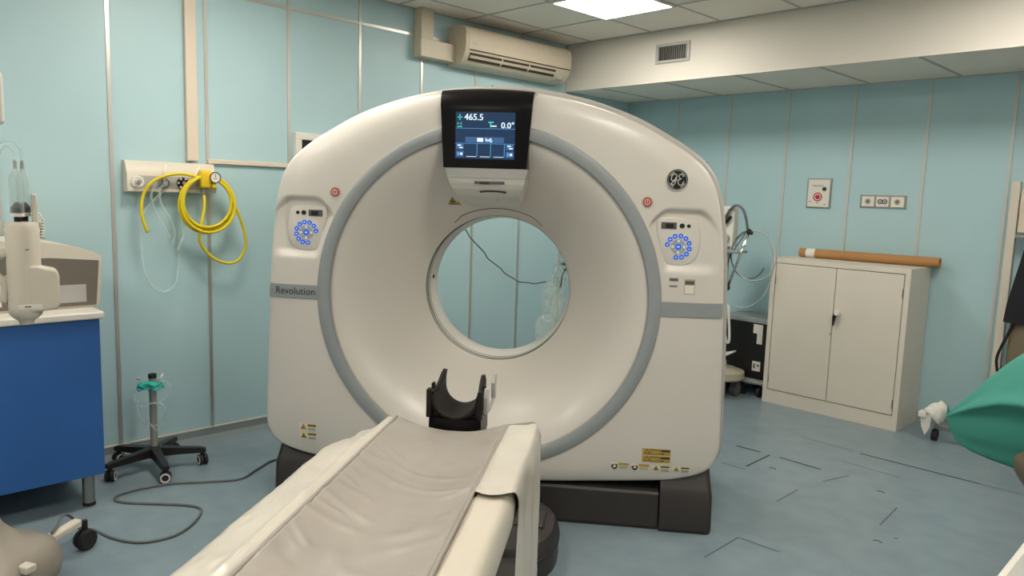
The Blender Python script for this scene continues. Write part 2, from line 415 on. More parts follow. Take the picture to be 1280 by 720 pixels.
# dish
g = MB(); g.lathe([(.39 + .366 * k / 40, dish_y(.39 + .366 * k / 40)) for k in range(41)], (0, 0, ISO), 'y', 240)
g.build('front_funnel', 'gwhite', ct, True)
g = MB(); g.lathe([(.390, .4095), (.384, .418), (.384, .430)], (0, 0, ISO), 'y', 160)
g.lathe([(.386, .434), (.386, .462)], (0, 0, ISO), 'y', 160)
g.lathe([(.384, .468), (.384, .50), (.380, .52), (.374, .56), (.366, .62), (.378, .64)], (0, 0, ISO), 'y', 160)
g.build('bore_liner', 'gwhite', ct, autos=45)
g = MB(); g.lathe([(.387, .500), (.383, .502), (.383, .512), (.387, .514)], (0, 0, ISO), 'y', 160); g.build('scan_window', 'window', ct, True)
for y in (.420, .432, .465, .498):
    g = MB(); g.tube([(.3846 * cos(2 * pi * k / 96), y, ISO + .3846 * sin(2 * pi * k / 96)) for k in range(96)], .0024, 6, 1, True)
    g.build('bore_groove', 'groove', ct, True)
g = MB(); P = []
for k in range(41):
    a = radians(124 - 68 * k / 40); r = .421 - .012 * ss(5, 0, k) - .012 * ss(35, 40, k)
    P.append((r * cos(a) , dish_y(r) - .002, ISO + r * sin(a)))
g.tube(P, .0020, 6, 2); g.build('panel_line', 'device', ct, True)
MB().sphere((-.379, .55, 1.115), .012, 12, (1, 1, 1.2)).build('laser_port', 'ink', ct, True)
# side bands
for sg in (-1, 1):
    xs = [.8225 + (1.105 - .8225) * k / 30 for k in range(31)]
    V = []; F = []
    rows = []
    def band_w(z, off):
        a_max = Ro(atan2(z - ISO, sg * 1.)) * cos(atan2(z - ISO, 1.)) - .002
        pts = []
        for k in range(40):
            x = .8225 + (a_max - .001 - .8225) * (k / 39) ** .6
            pts.append((sg * x, cover_y(sg * x, z) - off, z))
        pts += [(sg * (a_max + off), .09, z), (sg * (a_max + off), .13, z)]
        return pts
    for z, off in ((1.040, .001), (1.041, .006), (1.074, .007), (1.107, .006), (1.108, .001)): rows.append(band_w(z, off))
    n = len(rows[0])
    for r in rows: V += r
    F = [[i * n + j, i * n + j + 1, (i + 1) * n + j + 1, (i + 1) * n + j] for i in range(len(rows) - 1) for j in range(n - 1)]
    b = emit('side_band', V, F, 'ggrey', ct, True, autos=40)
    if sg < 0:
        me = text_mesh('Revolution', .050)
        for vv in me.vertices:
            x = -.935 + vv.co.x * .95; z = 1.075 + vv.co.y
            vv.co = Vector((x, cover_y(x, z) - .0085, z))
        link('model_lettering', me, 'ink', b)
# emergency stop buttons
for sg in (-1, 1):
    c = Vector((sg * .727, 0, 1.568))
    x, z = sg * .727, 1.568
    # sits on the cover just outside the ring
    r = sqrt(x * x + (z - ISO) ** 2); k = .872 / r; x *= k; z = ISO + (z - ISO) * k
    x, z = sg * .733, 1.560
    y = cover_y(x, z)
    g = MB(); g.cyl((x, y + .01, z), (x, y - .006, z), .0245, n=32); e = g.build('emergency_stop', 'glip', ct, autos=40)
    g = MB(); g.cyl((x, y - .002, z), (x, y - .010, z), .0205, .0185, 32); g.build('button_cap', 'red', e, autos=40)
    g = MB(); g.ring((x, y - .0098, z), (x, y - .0108, z), .013, .010, 24); g.box(x - .0012, x + .0012, y - .0108, y - .0098, z, z + .008)
    g.box(x - .004, x + .004, y - .0108, y - .0098, z - .004, z - .002); g.build('stop_symbol', 'lblw', e)
# control panels
def blob_outline(pts, k=8): return [(p.x, p.y) for p in smooth_path([Vector((a, b, 0)) for a, b in pts], k, True)]
for sg in (-1, 1):
    bx, bz = .873, 1.384; yb = cover_y(sg * bx, bz) + .002
    O = blob_outline([(.80, 1.490), (.876, 1.495), (.948, 1.486), (.972, 1.450), (.980, 1.380), (.970, 1.320), (.940, 1.285), (.885, 1.273), (.840, 1.281), (.815, 1.320), (.798, 1.375), (.784, 1.43), (.784, 1.472)])
    O = [(sg * a, b) for a, b in O]
    def pc(a, b, s): cx = sg * bx; return (cx + (a - cx) * s, bz + (b - bz) * s)
    V = []; n = len(O)
    for s_, y_ in ((1, yb + .012), (1, yb - .006), (.975, yb - .010), (.94, yb - .0115)): V += [(*[pc(a, b, s_)[0]], y_, pc(a, b, s_)[1]) for a, b in O]
    F = [[i * n + j, i * n + (j + 1) % n, (i + 1) * n + (j + 1) % n, (i + 1) * n + j] for i in range(3) for j in range(n)] + [[3 * n + j for j in range(n)]]
    p = emit('control_panel', V, F, 'gwhite', ct, autos=35)
    yf = yb - .0115
    g = MB(); g.bbox(min(sg * .802, sg * .872), max(sg * .802, sg * .872), yf - .003, yf + .002, 1.441, 1.472, .002, 2); g.build('readout', 'inkgrey', p)
    g = MB(); g.box(min(sg * .822, sg * .858), max(sg * .822, sg * .858), yf - .0036, yf - .003, 1.446, 1.466); g.build('readout_glass', 'black', p)
    for xx, rr in ((.896, .0115), (.926, .0085)):
        g = MB(); g.lathe([(rr, .002), (rr, -.003), (rr * .8, -.004), (rr * .6, -.0025), (.0001, -.002)], (sg * xx, yf, 1.457), 'y', 24); g.build('black_knob', 'black', p, True)
    cx, cz = sg * .884, 1.362
    for k in range(10):
        a = radians(10 + 30 * k); x = cx + sg * -1 * .050 * cos(a) if sg > 0 else cx + .050 * cos(a); z = cz + .050 * sin(a)
        g = MB(); g.cyl((x, yf + .001, z), (x, yf - .003, z), .0112, n=20); bt = g.build('button', 'bluebtn', p, autos=40)
        g = MB(); u = random.choice([0, 1, 2])
        if u == 0: g.box(x - .0045, x + .0045, yf - .0037, yf - .003, z - .001, z + .001); g.box(x - .001, x + .001, yf - .0037, yf - .003, z - .0045, z + .0045)
        elif u == 1: g.prism([(x - .004, z - .003), (x + .004, z - .003), (x, z + .004)], 'y', yf - .0037, yf - .003)
        else: g.box(x - .0035, x + .0035, yf - .0037, yf - .003, z - .003, z + .003)
        g.build('button_symbol', 'litwhite', bt)
    g = MB(); g.ring((cx, yf + .001, cz), (cx, yf - .003, cz), .034, .0165, 40); g.build('jog_ring', 'glip', p, autos=40)
    for k in range(4):
        a = radians(90 * k); g = MB(); g.cyl((cx + .026 * cos(a), yf - .003, cz + .026 * sin(a)), (cx + .026 * cos(a), yf - .0038, cz + .026 * sin(a)), .0055, n=12)
        g.build('jog_light', 'litwhite', p)
    g = MB(); g.cyl((cx, yf + .001, cz), (cx, yf - .004, cz), .014, n=28); g.build('button', 'bluebtn', p, autos=40)
    g = MB(); g.bbox(cx - .006, cx + .006, yf - .0048, yf - .004, cz - .003, cz + .003, .0003, 1); g.build('button_symbol', 'litwhite', p)
# round badge with script monogram
x0, z0 = .862, 1.664; y0 = cover_y(x0, z0)
slope = (cover_y(x0 + .03, z0 + .02) - cover_y(x0 - .03, z0 - .02))
def bd(u, w, o): return (x0 + u, cover_y(x0 + u, z0 + w) - o, z0 + w)
def disc(R_, o, m, name, parent, rin=0, n=48):
    V = []; F = []
    if rin == 0:
        V = [bd(0, 0, o)] + [bd(R_ * cos(2 * pi * k / n), R_ * sin(2 * pi * k / n), o) for k in range(n)]
        F = [[0, 1 + k, 1 + (k + 1) % n] for k in range(n)]
    else:
        for rr, oo in ((rin, 0), (rin, o), (R_, o), (R_, 0)): V += [bd(rr * cos(2 * pi * k / n), rr * sin(2 * pi * k / n), oo) for k in range(n)]
        F = [[i * n + k, i * n + (k + 1) % n, (i + 1) * n + (k + 1) % n, (i + 1) * n + k] for i in range(3) for k in range(n)]
    return emit(name, V, F, m, parent, True)
badge = disc(.050, .005, 'logo', 'badge', ct)
disc(.051, .007, 'logoring', 'badge_rim', badge, .0465)
disc(.0425, .006, 'logoring', 'badge_line', badge, .0412)
g = MB()
def stroke(P, r=.0026): g.tube([bd(a, b, .007) for a, b in P], r, 6, 6)
stroke([(-.002, .013), (-.005, .022), (-.015, .025), (-.025, .016), (-.028, .002), (-.021, -.005), (-.011, .001), (-.005, .013), (-.007, -.004), (-.012, -.019), (-.020, -.024), (-.025, -.016), (-.014, -.007), (.000, .000)], .0021)
stroke([(.025, .013), (.021, .022), (.012, .024), (.006, .016), (.010, .006), (.017, .004), (.008, .001), (.003, -.009), (.006, -.020), (.015, -.024), (.025, -.016), (.028, -.007)], .0021)
g.build('badge_monogram', 'logoring', badge, True)
g = MB()
for k in range(4):
    a = radians(45 + 90 * k)
    g.tube([bd(.036 * cos(a + d), .036 * sin(a + d), .007) for d in (-.35, -.15, .1, .3)], .0016, 6, 4)
g.build('badge_flourish', 'logoring', badge, True)
# labels, conforming to the cover
def quad(x0, x1, z0, z1, off, m, name, parent, fy=cover_y, nx=6):
    V, F = grid(nx, 3, lambda i, j: (x0 + (x1 - x0) * i / (nx - 1), fy(x0 + (x1 - x0) * i / (nx - 1), z0 + (z1 - z0) * j / 2) - off, z0 + (z1 - z0) * j / 2))
    return emit(name, V, F, m, parent)
def tri(cx, cz, s, off, m, parent, fy=cover_y, name='warning_triangle'):
    V = [(cx + s * a, fy(cx + s * a, cz + s * b) - off, cz + s * b) for a, b in ((-.58, -.4), (.58, -.4), (0, .6))]
    return emit(name, V, [[0, 1, 2]], m, parent)
def warn(x0, x1, z0, z1, kind):
    base = quad(x0, x1, z0, z1, .002, 'amber' if kind in 'aA' else 'lblw', 'warning_label', ct)
    h = z1 - z0; w = x1 - x0
    if kind == 'a':
        tri(x0 + .17 * w, (z0 + z1) / 2, h * .8, .003, 'ink', base); tri(x0 + .17 * w, (z0 + z1) / 2, h * .55, .0035, 'amber', base)
        quad(x0 + .28 * w, x0 + .62 * w, z0 + .12 * h, z1 - .12 * h, .003, 'ink', 'text_box', base); quad(x0 + .295 * w, x0 + .605 * w, z0 + .2 * h, z1 - .2 * h, .0035, 'amber', 'text_box', base)
        quad(x0 + .66 * w, x1 - .02 * w, z1 - .42 * h, z1 - .12 * h, .003, 'ink', 'text_line', base); quad(x0 + .66 * w, x0 + .78 * w, z0 + .2 * h, z0 + .34 * h, .003, 'ink', 'text_line', base)
    elif kind == 'c':
        cx, cz = x0 + .2 * w, (z0 + z1) / 2
        quad(x0 + .42 * w, x1, z1 - .38 * h, z1, .003, 'amber', 'text_box', base)
        V = [(cx, cover_y(cx, cz) - .003, cz)] + [(cx + h * .42 * cos(a * pi / 12), cover_y(cx, cz) - .003, cz + h * .42 * sin(a * pi / 12)) for a in range(24)]
        emit('pictogram', V, [[0, 1 + a, 1 + (a + 1) % 24] for a in range(24)], 'ink', base)
        tri(cx + h * .05, cz, h * .5, .0038, 'lblw', base, name='pictogram')
        for q in (.45, .3, .15): quad(x0 + .45 * w, x1 - .05 * w, z0 + q * h, z0 + (q + .05) * h, .003, 'inkgrey', 'text_line', base)
    else:
        tri(x0 + .24 * w, (z0 + z1) / 2, h * .8, .003, 'amber', base); tri(x0 + .24 * w, (z0 + z1) / 2 - .04 * h, h * .32, .0038, 'signred' if kind == 'r' else 'ink', base)
        quad(x0 + .48 * w, x1 - .02 * w, z1 - .4 * h, z1 - .08 * h, .003, 'amber', 'text_box', base)
        quad(x0 + .5 * w, x1 - .06 * w, z1 - .32 * h, z1 - .2 * h, .0035, 'ink', 'text_line', base)
        for q in (.38, .22, .1): quad(x0 + .5 * w, x1 - .06 * w, z0 + q * h, z0 + (q + .06) * h, .003, 'inkgrey', 'text_line', base)
warn(.772, .904, .374, .406, 'a'); warn(.772, .904, .338, .370, 'a')
warn(.628, .712, .290, .326, 'c'); warn(.724, .808, .290, .326, 'c'); warn(.820, .906, .290, .326, 'w'); warn(.916, 1.000, .292, .324, 'r')
warn(-.920, -.828, .372, .412, 'r'); warn(-.920, -.828, .326, .366, 'w')
# small grey labels under the right control panel
for a, b, c, d in ((.850, .893, 1.203, 1.221), (.852, .890, 1.176, 1.187)):
    q = quad(a, b, c, d, .002, 'glip', 'small_label', ct); quad(a + .003, b - .003, c + .003, d - .004, .003, 'inkgrey', 'text_line', q)
q = quad(.920, .968, 1.146, 1.216, .002, 'socket', 'rating_label', ct); quad(.923, .965, 1.192, 1.208, .003, 'inkgrey', 'text_line', q); quad(.923, .965, 1.150, 1.188, .003, 'lblw', 'text_box', q)
# laser trefoil warning on the funnel
fyd = lambda x, z: dish_y(sqrt(x * x + (z - ISO) ** 2))
q = tri(-.213, 1.530, .038, .003, 'ink', ct, fyd, 'laser_label'); tri(-.213, 1.530, .030, .004, 'amber', q, fyd); tri(-.213, 1.529, .014, .005, 'ink', q, fyd)
q2 = tri(-.188, 1.522, .022, .003, 'amber', ct, fyd, 'laser_label')
# display housing
CX = -.014
def hw(z): return lerp_table([(1.50, .120), (1.56, .150), (1.60, .168), (1.645, .182), (1.69, .193), (2.05, .216)], z)
def top_z(x): return 2.058 - .26 * (x - CX) ** 2
nz = 26
def dh(i, j):
    u = -1 + 2 * i / 24
    if j < nz:
        t = j / (nz - 1); z = 1.69 + (top_z(CX + u * .21) - .004 - 1.69) * t
        x = CX + u * hw(z); y = -.034 + .008 * u ** 4 + (.060 * max(0, (z - 1.955) / .095) ** 2.4)
        return (x, y, z)
    z = top_z(CX + u * .21); return (CX + u * .216, .125, z + .008)
V, F = grid(25, nz + 1, dh)
n0 = len(V)
def rim(idx):
    s = len(V)
    for i in idx: p = V[i]; V.append((p[0], .16, p[2]))
    for k in range(len(idx) - 1): F.append([idx[k], idx[k + 1], s + k + 1, s + k])
nv_ = nz + 1
rim([0 * nv_ + j for j in range(nz)]); rim([24 * nv_ + j for j in range(nz)]); rim([i * nv_ for i in range(25)])
hs = emit('display_housing', V, F, 'bezel', ct, autos=35)
ys = -.0345
MB().box(CX - .137, CX + .137, ys - .001, ys + .02, 1.731, 1.942).build('screen', 'scrn', hs)
sc = bpy.data.objects['screen']
def scr(a, b, c, d, m, name='screen_box', o=.002):   # fractions of the screen, origin top-left
    X0, X1, Z1, Z0 = CX - .137, CX + .137, 1.942, 1.731
    x0_, x1_ = X0 + (X1 - X0) * a, X0 + (X1 - X0) * b; z1_, z0_ = Z1 - (Z1 - Z0) * c, Z1 - (Z1 - Z0) * d
    return emit(name, [(x0_, ys - o, z0_), (x1_, ys - o, z0_), (x1_, ys - o, z1_), (x0_, ys - o, z1_)], [[0, 1, 2, 3]], m, hs)
def scrt(s, a, c, size, m, al='CENTER'):
    X0, X1, Z1, Z0 = CX - .137, CX + .137, 1.942, 1.731
    me = text_mesh(s, size, al)
    for v_ in me.vertices: v_.co = Vector((X0 + (X1 - X0) * a + v_.co.x, ys - .003, Z1 - (Z1 - Z0) * c + v_.co.y))
    link('screen_digits', me, m, hs)
    me2 = me.copy()
    for v_ in me2.vertices: v_.co.x += .0012; v_.co.y -= .0001
    link('screen_digits', me2, m, hs)
scrt('465.5', .305, .115, .040, 'scrw'); scrt('0.0\u00b0', .875, .28, .038, 'scrw')
scr(.03, .11, .10, .125, 'scrg', 'screen_icon'); scr(.06, .08, .05, .085, 'scrg', 'screen_icon'); scr(.06, .08, .14, .175, 'scrg', 'screen_icon')
scr(.03, .11, .30, .325, 'scrg', 'screen_icon'); scr(.03, .05, .23, .27, 'scrg', 'screen_icon'); scr(.08, .10, .23, .27, 'scrg', 'screen_icon')
scr(.58, .60, .20, .32, 'scrg', 'screen_icon'); scr(.60, .69, .28, .305, 'scrw', 'screen_icon'); scr(.55, .64, .20, .225, 'scrg', 'screen_icon')
scr(0, 1, .345, .352, 'scrn3', 'screen_line'); scr(.17, .82, .53, .65, 'scrn2', 'screen_bar')
scr(.37, .47, .55, .63, 'scrw', 'screen_icon', .003); scrt('hdj.', .57, .59, .024, 'scrw')
scr(0, 1, .665, .672, 'scrn3', 'screen_line')
for a in (.37, .60, .83): scr(a - .004, a + .004, .67, .95, 'scrn3', 'screen_line')
for a in (.17, .40, .63): scr(a + .02, a + .19, .945, .955, 'scrw', 'screen_line')
scr(.015, .145, .68, .80, 'scrn2', 'screen_key'); scr(.015, .145, .83, .96, 'scrn2', 'screen_key'); scr(.855, .985, .68, .80, 'scrn2', 'screen_key'); scr(.855, .985, .83, .96, 'scrn2', 'screen_key')
for a in (.04, .88):
    scr(a, a + .06, .70, .725, 'scrw', 'screen_icon', .003); scr(a + .03, a + .09, .75, .775, 'scrw', 'screen_icon', .003)
    scr(a, a + .025, .86, .93, 'scrn3', 'screen_icon', .003); scr(a + .045, a + .085, .87, .92, 'scrw', 'screen_icon', .003)
# lip and shield under the screen
def shy(z): return lerp_table([(1.505, .36), (1.513, .28), (1.525, .19), (1.54, .115), (1.565, .045), (1.595, .002), (1.62, -.018), (1.645, -.030), (1.69, -.033)], z)
def slab(z0_, z1_, name, m, off=0., nzz=20, inset=0):
    def fn(i, j):
        z = z0_ + (z1_ - z0_) * j / (nzz - 1); u = -1 + 2 * i / 24
        return (CX + .008 + u * (hw(z) - inset), shy(z) + off + .010 * abs(u) ** 5, z)
    V, F = grid(25, nzz, fn); s = len(V)
    for idx in ([j for j in range(nzz)], [24 * nzz + j for j in range(nzz)], [i * nzz for i in range(25)], [i * nzz + nzz - 1 for i in range(25)]):
        s = len(V)
        for i in idx: p = V[i]; V.append((p[0], p[1] + .2 if p[2] > 1.56 else min(.40, p[1] + .30), p[2]))
        for k in range(len(idx) - 1): F.append([idx[k], idx[k + 1], s + k + 1, s + k])
    return emit(name, V, F, m, ct, autos=40)
slab(1.646, 1.6895, 'screen_lip', 'glip')
sh = slab(1.508, 1.6455, 'lower_housing', 'gwhite', .003, 26)
fsh = lambda x, z: shy(z) + .003
g = MB(); g.bbox(-.062, .080, fsh(0, 1.625) - .004, fsh(0, 1.625) + .03, 1.619, 1.632, .003, 2); g.build('camera_slot', 'inkgrey', sh)
g = MB(); g.bbox(-.035, .010, fsh(0, 1.625) - .006, fsh(0, 1.625) + .02, 1.617, 1.628, .003, 2); g.build('camera_slot', 'ink', sh)
g = MB(); g.tube([(-.040, fsh(0, 1.585) , 1.583), (0, fsh(0, 1.588) - .001, 1.587), (.045, fsh(0, 1.588) - .001, 1.587), (.084, fsh(0, 1.585), 1.582)], .005, 8, 4); g.build('air_slot', 'ink', sh, True)
g = MB(); g.tube([(.032, fsh(0, 1.55) - .002, 1.556), (.036, fsh(0, 1.55) , 1.550), (.034, fsh(0, 1.545), 1.543)], .0018, 6, 3); g.build('microphone_mark', 'inkgrey', sh, True)
# dark base
def base_piece(xa, xb, name, endcap=0):
    g = MB(); pr = [(.022, .0), (.012, .02), (.026, .17), (.034, .182), (.06, .186), (.16, .186), (.16, .315), (.95, .315), (.95, .0)]
    g.prism([(a, b) for a, b in pr], 'x', xa, xb); return g.build(name, 'gdark', ct)
base_piece(-.81, .862, 'base_front')
for sg in (-1, 1):
    n = 14; rows = []
    prof_ = [(.0, .0), (-.010, .02), (.0, .18), (.020, .215), (.045, .26), (.068, .31), (.085, .318)]
    V = []; F = []
    # plan outline of the end block: front edge, rounded corner, side
    plan = [(.868, 0.)] + [(1.085 + .030 * sin(a * pi / 16), .03 - .03 * cos(a * pi / 16)) for a in range(9)] + [(1.115, .85), (1.06, .95), (.868, .95)]
    m_ = len(plan)
    for q, (yo, z) in enumerate(prof_):
        for (px, py) in plan:
            ins = max(0, yo + .012); cxp, cyp = .95, .5
            kx = px - (ins * .18 if px > 1.0 else 0); ky = py + (ins if py < .5 else -ins)
            V.append((sg * kx if sg > 0 else -kx + .05, ky - .006 + (.02 if sg < 0 else 0), z))
    for q in range(len(prof_) - 1):
        for i in range(m_): F.append([q * m_ + i, q * m_ + (i + 1) % m_, (q + 1) * m_ + (i + 1) % m_, (q + 1) * m_ + i])
    F += [list(range(m_)), [(len(prof_) - 1) * m_ + i for i in range(m_)]]
    emit('base_corner', V, F, 'gdark', ct, autos=30)

# ------------------------------------------------------------------ patient table (shares the gantry axis, turned a hair)
TA = GA - .027
pt = thing('patient_table', 'long CT patient table with grey vinyl mattress running out of the gantry', 'table',
           (GX + cos(GA) * .056, GY + sin(GA) * .056, 0), TA)
def nz3(x, y, s, k=0): return noise.noise(Vector((x * s, y * s, k)))
YE = -.90
def cradle_z(x, y=-1.5): return .728 + .040 * min(1.2, (abs(x) / .2)) ** 2
# cradle shell
V, F = grid(21, 2, lambda i, j: (-.205 + .41 * i / 20, (YE - .005, -3.0)[j], cradle_z(-.205 + .41 * i / 20) - .030))
n = len(V); V += [(v_[0], v_[1], v_[2] - .035) for v_ in V]; F += [[a + n for a in q] for q in F]
for i in range(20): F += [[i * 2, i * 2 + 2, n + i * 2 + 2, n + i * 2], [i * 2 + 1, i * 2 + 3, n + i * 2 + 3, n + i * 2 + 1]]
F += [[0, 1, n + 1, n], [40, 41, n + 41, n + 40]]
emit('cradle', V, F, 'cream', pt, True, autos=40)
# mattress with folds
def crease(x, y, x0, y0, x1, y1, w, h):
    dx, dy = x1 - x0, y1 - y0; L2 = dx * dx + dy * dy; t = ((x - x0) * dx + (y - y0) * dy) / L2; tc_ = min(1, max(0, t))
    d = sqrt((x - x0 - dx * tc_) ** 2 + (y - y0 - dy * tc_) ** 2); return h * math.exp(-(d / w) ** 2) * (1 if 0 <= t <= 1 else .6)
CR = []
rr_ = random.Random(11)
for k in range(26):                      # puckers along the left edge
    y = -1.15 - k * .062 + rr_.uniform(-.015, .015); L_ = rr_.uniform(.06, .17)
    CR.append((-.20, y, -.20 + L_, y - rr_.uniform(.0, .10), rr_.uniform(.008, .016), rr_.uniform(.001, .0034)))
for k in range(9):
    y = -1.5 - k * .15; CR.append((.19, y, .19 - rr_.uniform(.05, .12), y - rr_.uniform(.02, .08), .016, rr_.uniform(.002, .004)))
def mat_z(x, y):
    z = cradle_z(x)
    z += .006 * nz3(x, y * .8, 5) + .003 * nz3(x * 1.2, y, 13, 2)
    for a in (-1.30, -1.40):             # transverse arcs
        yy = a - .10 * (x / .2) + .05 * (1 - (x / .2) ** 2) * -1
        z += .0028 * math.exp(-((y - yy) / .014) ** 2) * ss(.20, .10, abs(x - .03))
    for c in CR: z += crease(x, y, *c)
    z += .006 * math.exp(-(((y + 1.95 + .5 * x) / .03) ** 2)) * math.exp(-((x - .05) / .06) ** 2)
    z += .005 * math.exp(-(((y + 1.78 - .4 * x) / .03) ** 2)) * math.exp(-((x - .08) / .06) ** 2)
    z += .005 * math.exp(-(((y + 2.05) / .05) ** 2)) * math.exp(-((x + .05) / .08) ** 2)
    return z
NX, NY = 81, 420
def mfn(i, j):
    x = -.205 + .41 * i / (NX - 1); y = YE - 2.1 * j / (NY - 1)
    if i == 0 or i == NX - 1: return (x * 1.01, y, cradle_z(x) - .022)
    return (x, y + (.012 * (x / .2) ** 2 if j == 0 else 0), mat_z(x, y) - (.010 if j == 0 else 0) - (.006 if i in (1, NX - 2) else 0))
V, F = grid(NX, NY, mfn)
s = len(V)
for i in range(NX): p = V[i * NY]; V.append((p[0], p[1], cradle_z(p[0]) - .03))
for i in range(NX - 1): F.append([i * NY, (i + 1) * NY, s + i + 1, s + i])
emit('mattress', V, F, 'mattress', pt, True)
g = MB(); g.tube([(-.204, y, cradle_z(.2) - .004 + .002 * nz3(0, y, 9)) for y in [YE - .01 - k * .05 for k in range(42)]], .006, 8, 2); g.build('mattress_piping', 'mattress', pt, True)
g = MB(); g.tube([(.204, y, cradle_z(.2) - .004 + .002 * nz3(0, y, 9)) for y in [YE - .01 - k * .05 for k in range(42)]], .005, 8, 2); g.build('mattress_piping', 'mattress', pt, True)
# side rails (cream)
for sg, o_ in ((-1, .33), (1, .302)):
    pr = [(.208, .735), (.212, .752), (.225, .757), (o_ - .03, .757), (o_ - .012, .752), (o_, .735), (o_ + .006, .70), (o_ + .002, .64), (o_ - .02, .59), (o_ - .05, .575), (.208, .575)]
    pr = [(p.x, p.y) for p in smooth_path([Vector((a, b, 0)) for a, b in pr], 3, True)]
    g = MB(); g.prism([(sg * a, b) for a, b in pr], 'y', -3.0, YE - (.02 if sg > 0 else .36)); g.build('side_rail', 'cream', pt, autos=35)
MB().bbox(-.20, .20, -2.9, -1.05, .50, .66, .02).build('lifting_frame', 'gdark', pt)
MB().bbox(-.17, .17, -2.6, -1.2, .12, .52, .03).build('lift_column', 'gdark', pt)
# rounded dark floor base
pl = [( .36 * (1 if abs(cos(a)) < 1e-9 else 1) * (abs(cos(a)) ** .65) * (1 if cos(a) > 0 else -1), .30 * (abs(sin(a)) ** .8) * (1 if sin(a) > 0 else -1)) for a in [2 * pi * k / 64 for k in range(64)]]
V = []; F = []
lev = [(1., .0), (1., .09), (.985, .125), (.94, .15), (.80, .165)]
for s_, z in lev:
    for a, b in pl: V.append((a * s_, -.34 + b * s_ * (1.0 if b > 0 else 1.0), z))
for q in range(len(lev) - 1):
    for i in range(64): F.append([q * 64 + i, q * 64 + (i + 1) % 64, (q + 1) * 64 + (i + 1) % 64, (q + 1) * 64 + i])
F += [list(range(64)), [4 * 64 + i for i in range(64)]]
fb = emit('floor_base', V, F, 'gdark', pt, True, autos=40)
g = MB(); g.tube([(a * 1.003, -.34 + b * 1.003, .088) for a, b in pl], .004, 6, 1, True); g.build('base_seam', 'ink', fb, True)
MB().bbox(.16, .30, -.42, -.26, .150, .178, .012).build('foot_pedal', 'gdark', pt)
MB().bbox(-.26, .26, -2.7, -.55, 0., .12, .04).build('base_plinth', 'gdark', pt)

# plastic cover over the rails and the end of the table
tcv = thing('plastic_table_cover', 'pale plastic sheet hanging over the sides and far end of the patient table', 'cover', tuple(pt.location), TA)
def wr(x, y, s=8, a=.004, k=0): return a * nz3(x, y, s, k) + a * .5 * nz3(x * 2, y, s * 3, k + 5)
# left side
pl_ = [(-.207, .766), (-.222, .772), (-.245, .770), (-.275, .768), (-.305, .764), (-.330, .757), (-.348, .742), (-.360, .715), (-.366, .68), (-.368, .63), (-.368, .57), (-.366, .50), (-.364, .43)]
pl_ = smooth_path([Vector((a, b, 0)) for a, b in pl_], 4)
def cl_(i, j):
    y = YE - .03 - 1.30 * j / 160 - .0 ; p = pl_[i]; t = i / len(pl_)
    w = wr(p.x, y, 7, .006) * min(1, i / 5)
    z = p.y + w; x = p.x + wr(y, p.y, 6, .008, 3) * ss(.5, 1., t)
    z += .004 * math.exp(-((p.x + .235 + .02 * nz3(y, 0, 3)) / .007) ** 2)
    fe = ss(.12, 0, j / 160 * 1.3)
    z -= .052 * ss(.34, .0, j / 160 * 1.3) * ss(.20, .30, abs(p.x)) * ss(1., .5, t)
    return (x, y, z)
V, F = grid(len(pl_), 161, cl_); emit('left_side_sheet', V, F, 'cover', tcv, True)
# right end pocket hanging down to near the floor
pr_ = [(.206, .764), (.222, .771), (.245, .771), (.27, .772), (.298, .771), (.312, .763), (.319, .740), (.321, .70), (.321, .62), (.321, .52), (.321, .42), (.322, .32), (.322, .22), (.322, .14)]
pr_ = smooth_path([Vector((a, b, 0)) for a, b in pr_], 4)
def cr_(i, j):
    t = i / len(pr_); u = j / 60; p = pr_[i]
    y = YE - .02 - (.60 - .05 * ss(.3, .6, t) + .03 * sin(t * 9)) * u
    w = wr(p.x, y, 9, .004) * min(1, i / 4)
    x = p.x + (.010 * sin(u * 14 + t * 3) * ss(.35, .8, t)) + wr(y, p.y, 8, .006, 7) * ss(.35, 1, t)
    z = p.y + w + .010 * math.exp(-((p.x - .30) / .02) ** 2) * ss(.15, 0, u) * (1 if i < 22 else 0)
    return (x, y, z)
V, F = grid(len(pr_), 61, cr_); emit('right_end_pocket', V, F, 'cover', tcv, True)
# end flap facing the gantry
def ce_(i, j):
    x = -.355 + .68 * i / 60; t = j / 14
    zt = lerp_table([(-.36, .64), (-.33, .698), (-.30, .705), (-.22, .755), (-.2, .765), (-.1, .735), (0, .722), (.1, .732), (.2, .765), (.30, .785), (.325, .735)], x)
    return (x, YE - .012 + .012 * sin(x * 30) * t, zt + .001 - .28 * t)
V, F = grid(61, 15, ce_); emit('end_flap', V, F, 'cover', tcv, True)

# ------------------------------------------------------------------ head holder
M['holder'] = mat('matt_black_holder', (.014, .011, .010), .55, spec=.25)
hh = thing('head_holder', 'black U shaped head holder standing at the gantry end of the patient table', 'head holder', tuple(pt.location), TA)
HC = .0; HY0, HY1 = -.87, -.70
n = 37
def hold(i, j):
    a = radians(-180 + 180 * (i - 2) / (n - 5)); u = j / 12
    y = HY0 + (HY1 - HY0) * u; R_ = .088 - .010 * u; bz = .846
    lift = .052 * ss(.25, 1., u)
    if i < 2: return (HC - R_ + (.004 if i == 0 else 0), y, bz + (2 - i) / 2 * (.004 + lift))
    if i > n - 3: return (HC + R_ - (.004 if i == n - 1 else 0), y, bz + (i - n + 3) / 2 * (.004 + lift * .75))
    return (HC + R_ * cos(a), y, bz + R_ * sin(a))
V, F = grid(n, 13, hold)
hm = emit('padded_cradle', V, F, 'holder', hh, True, autos=60)
md = hm.modifiers.new('s', 'SOLIDIFY'); md.thickness = .015; md.offset = 0
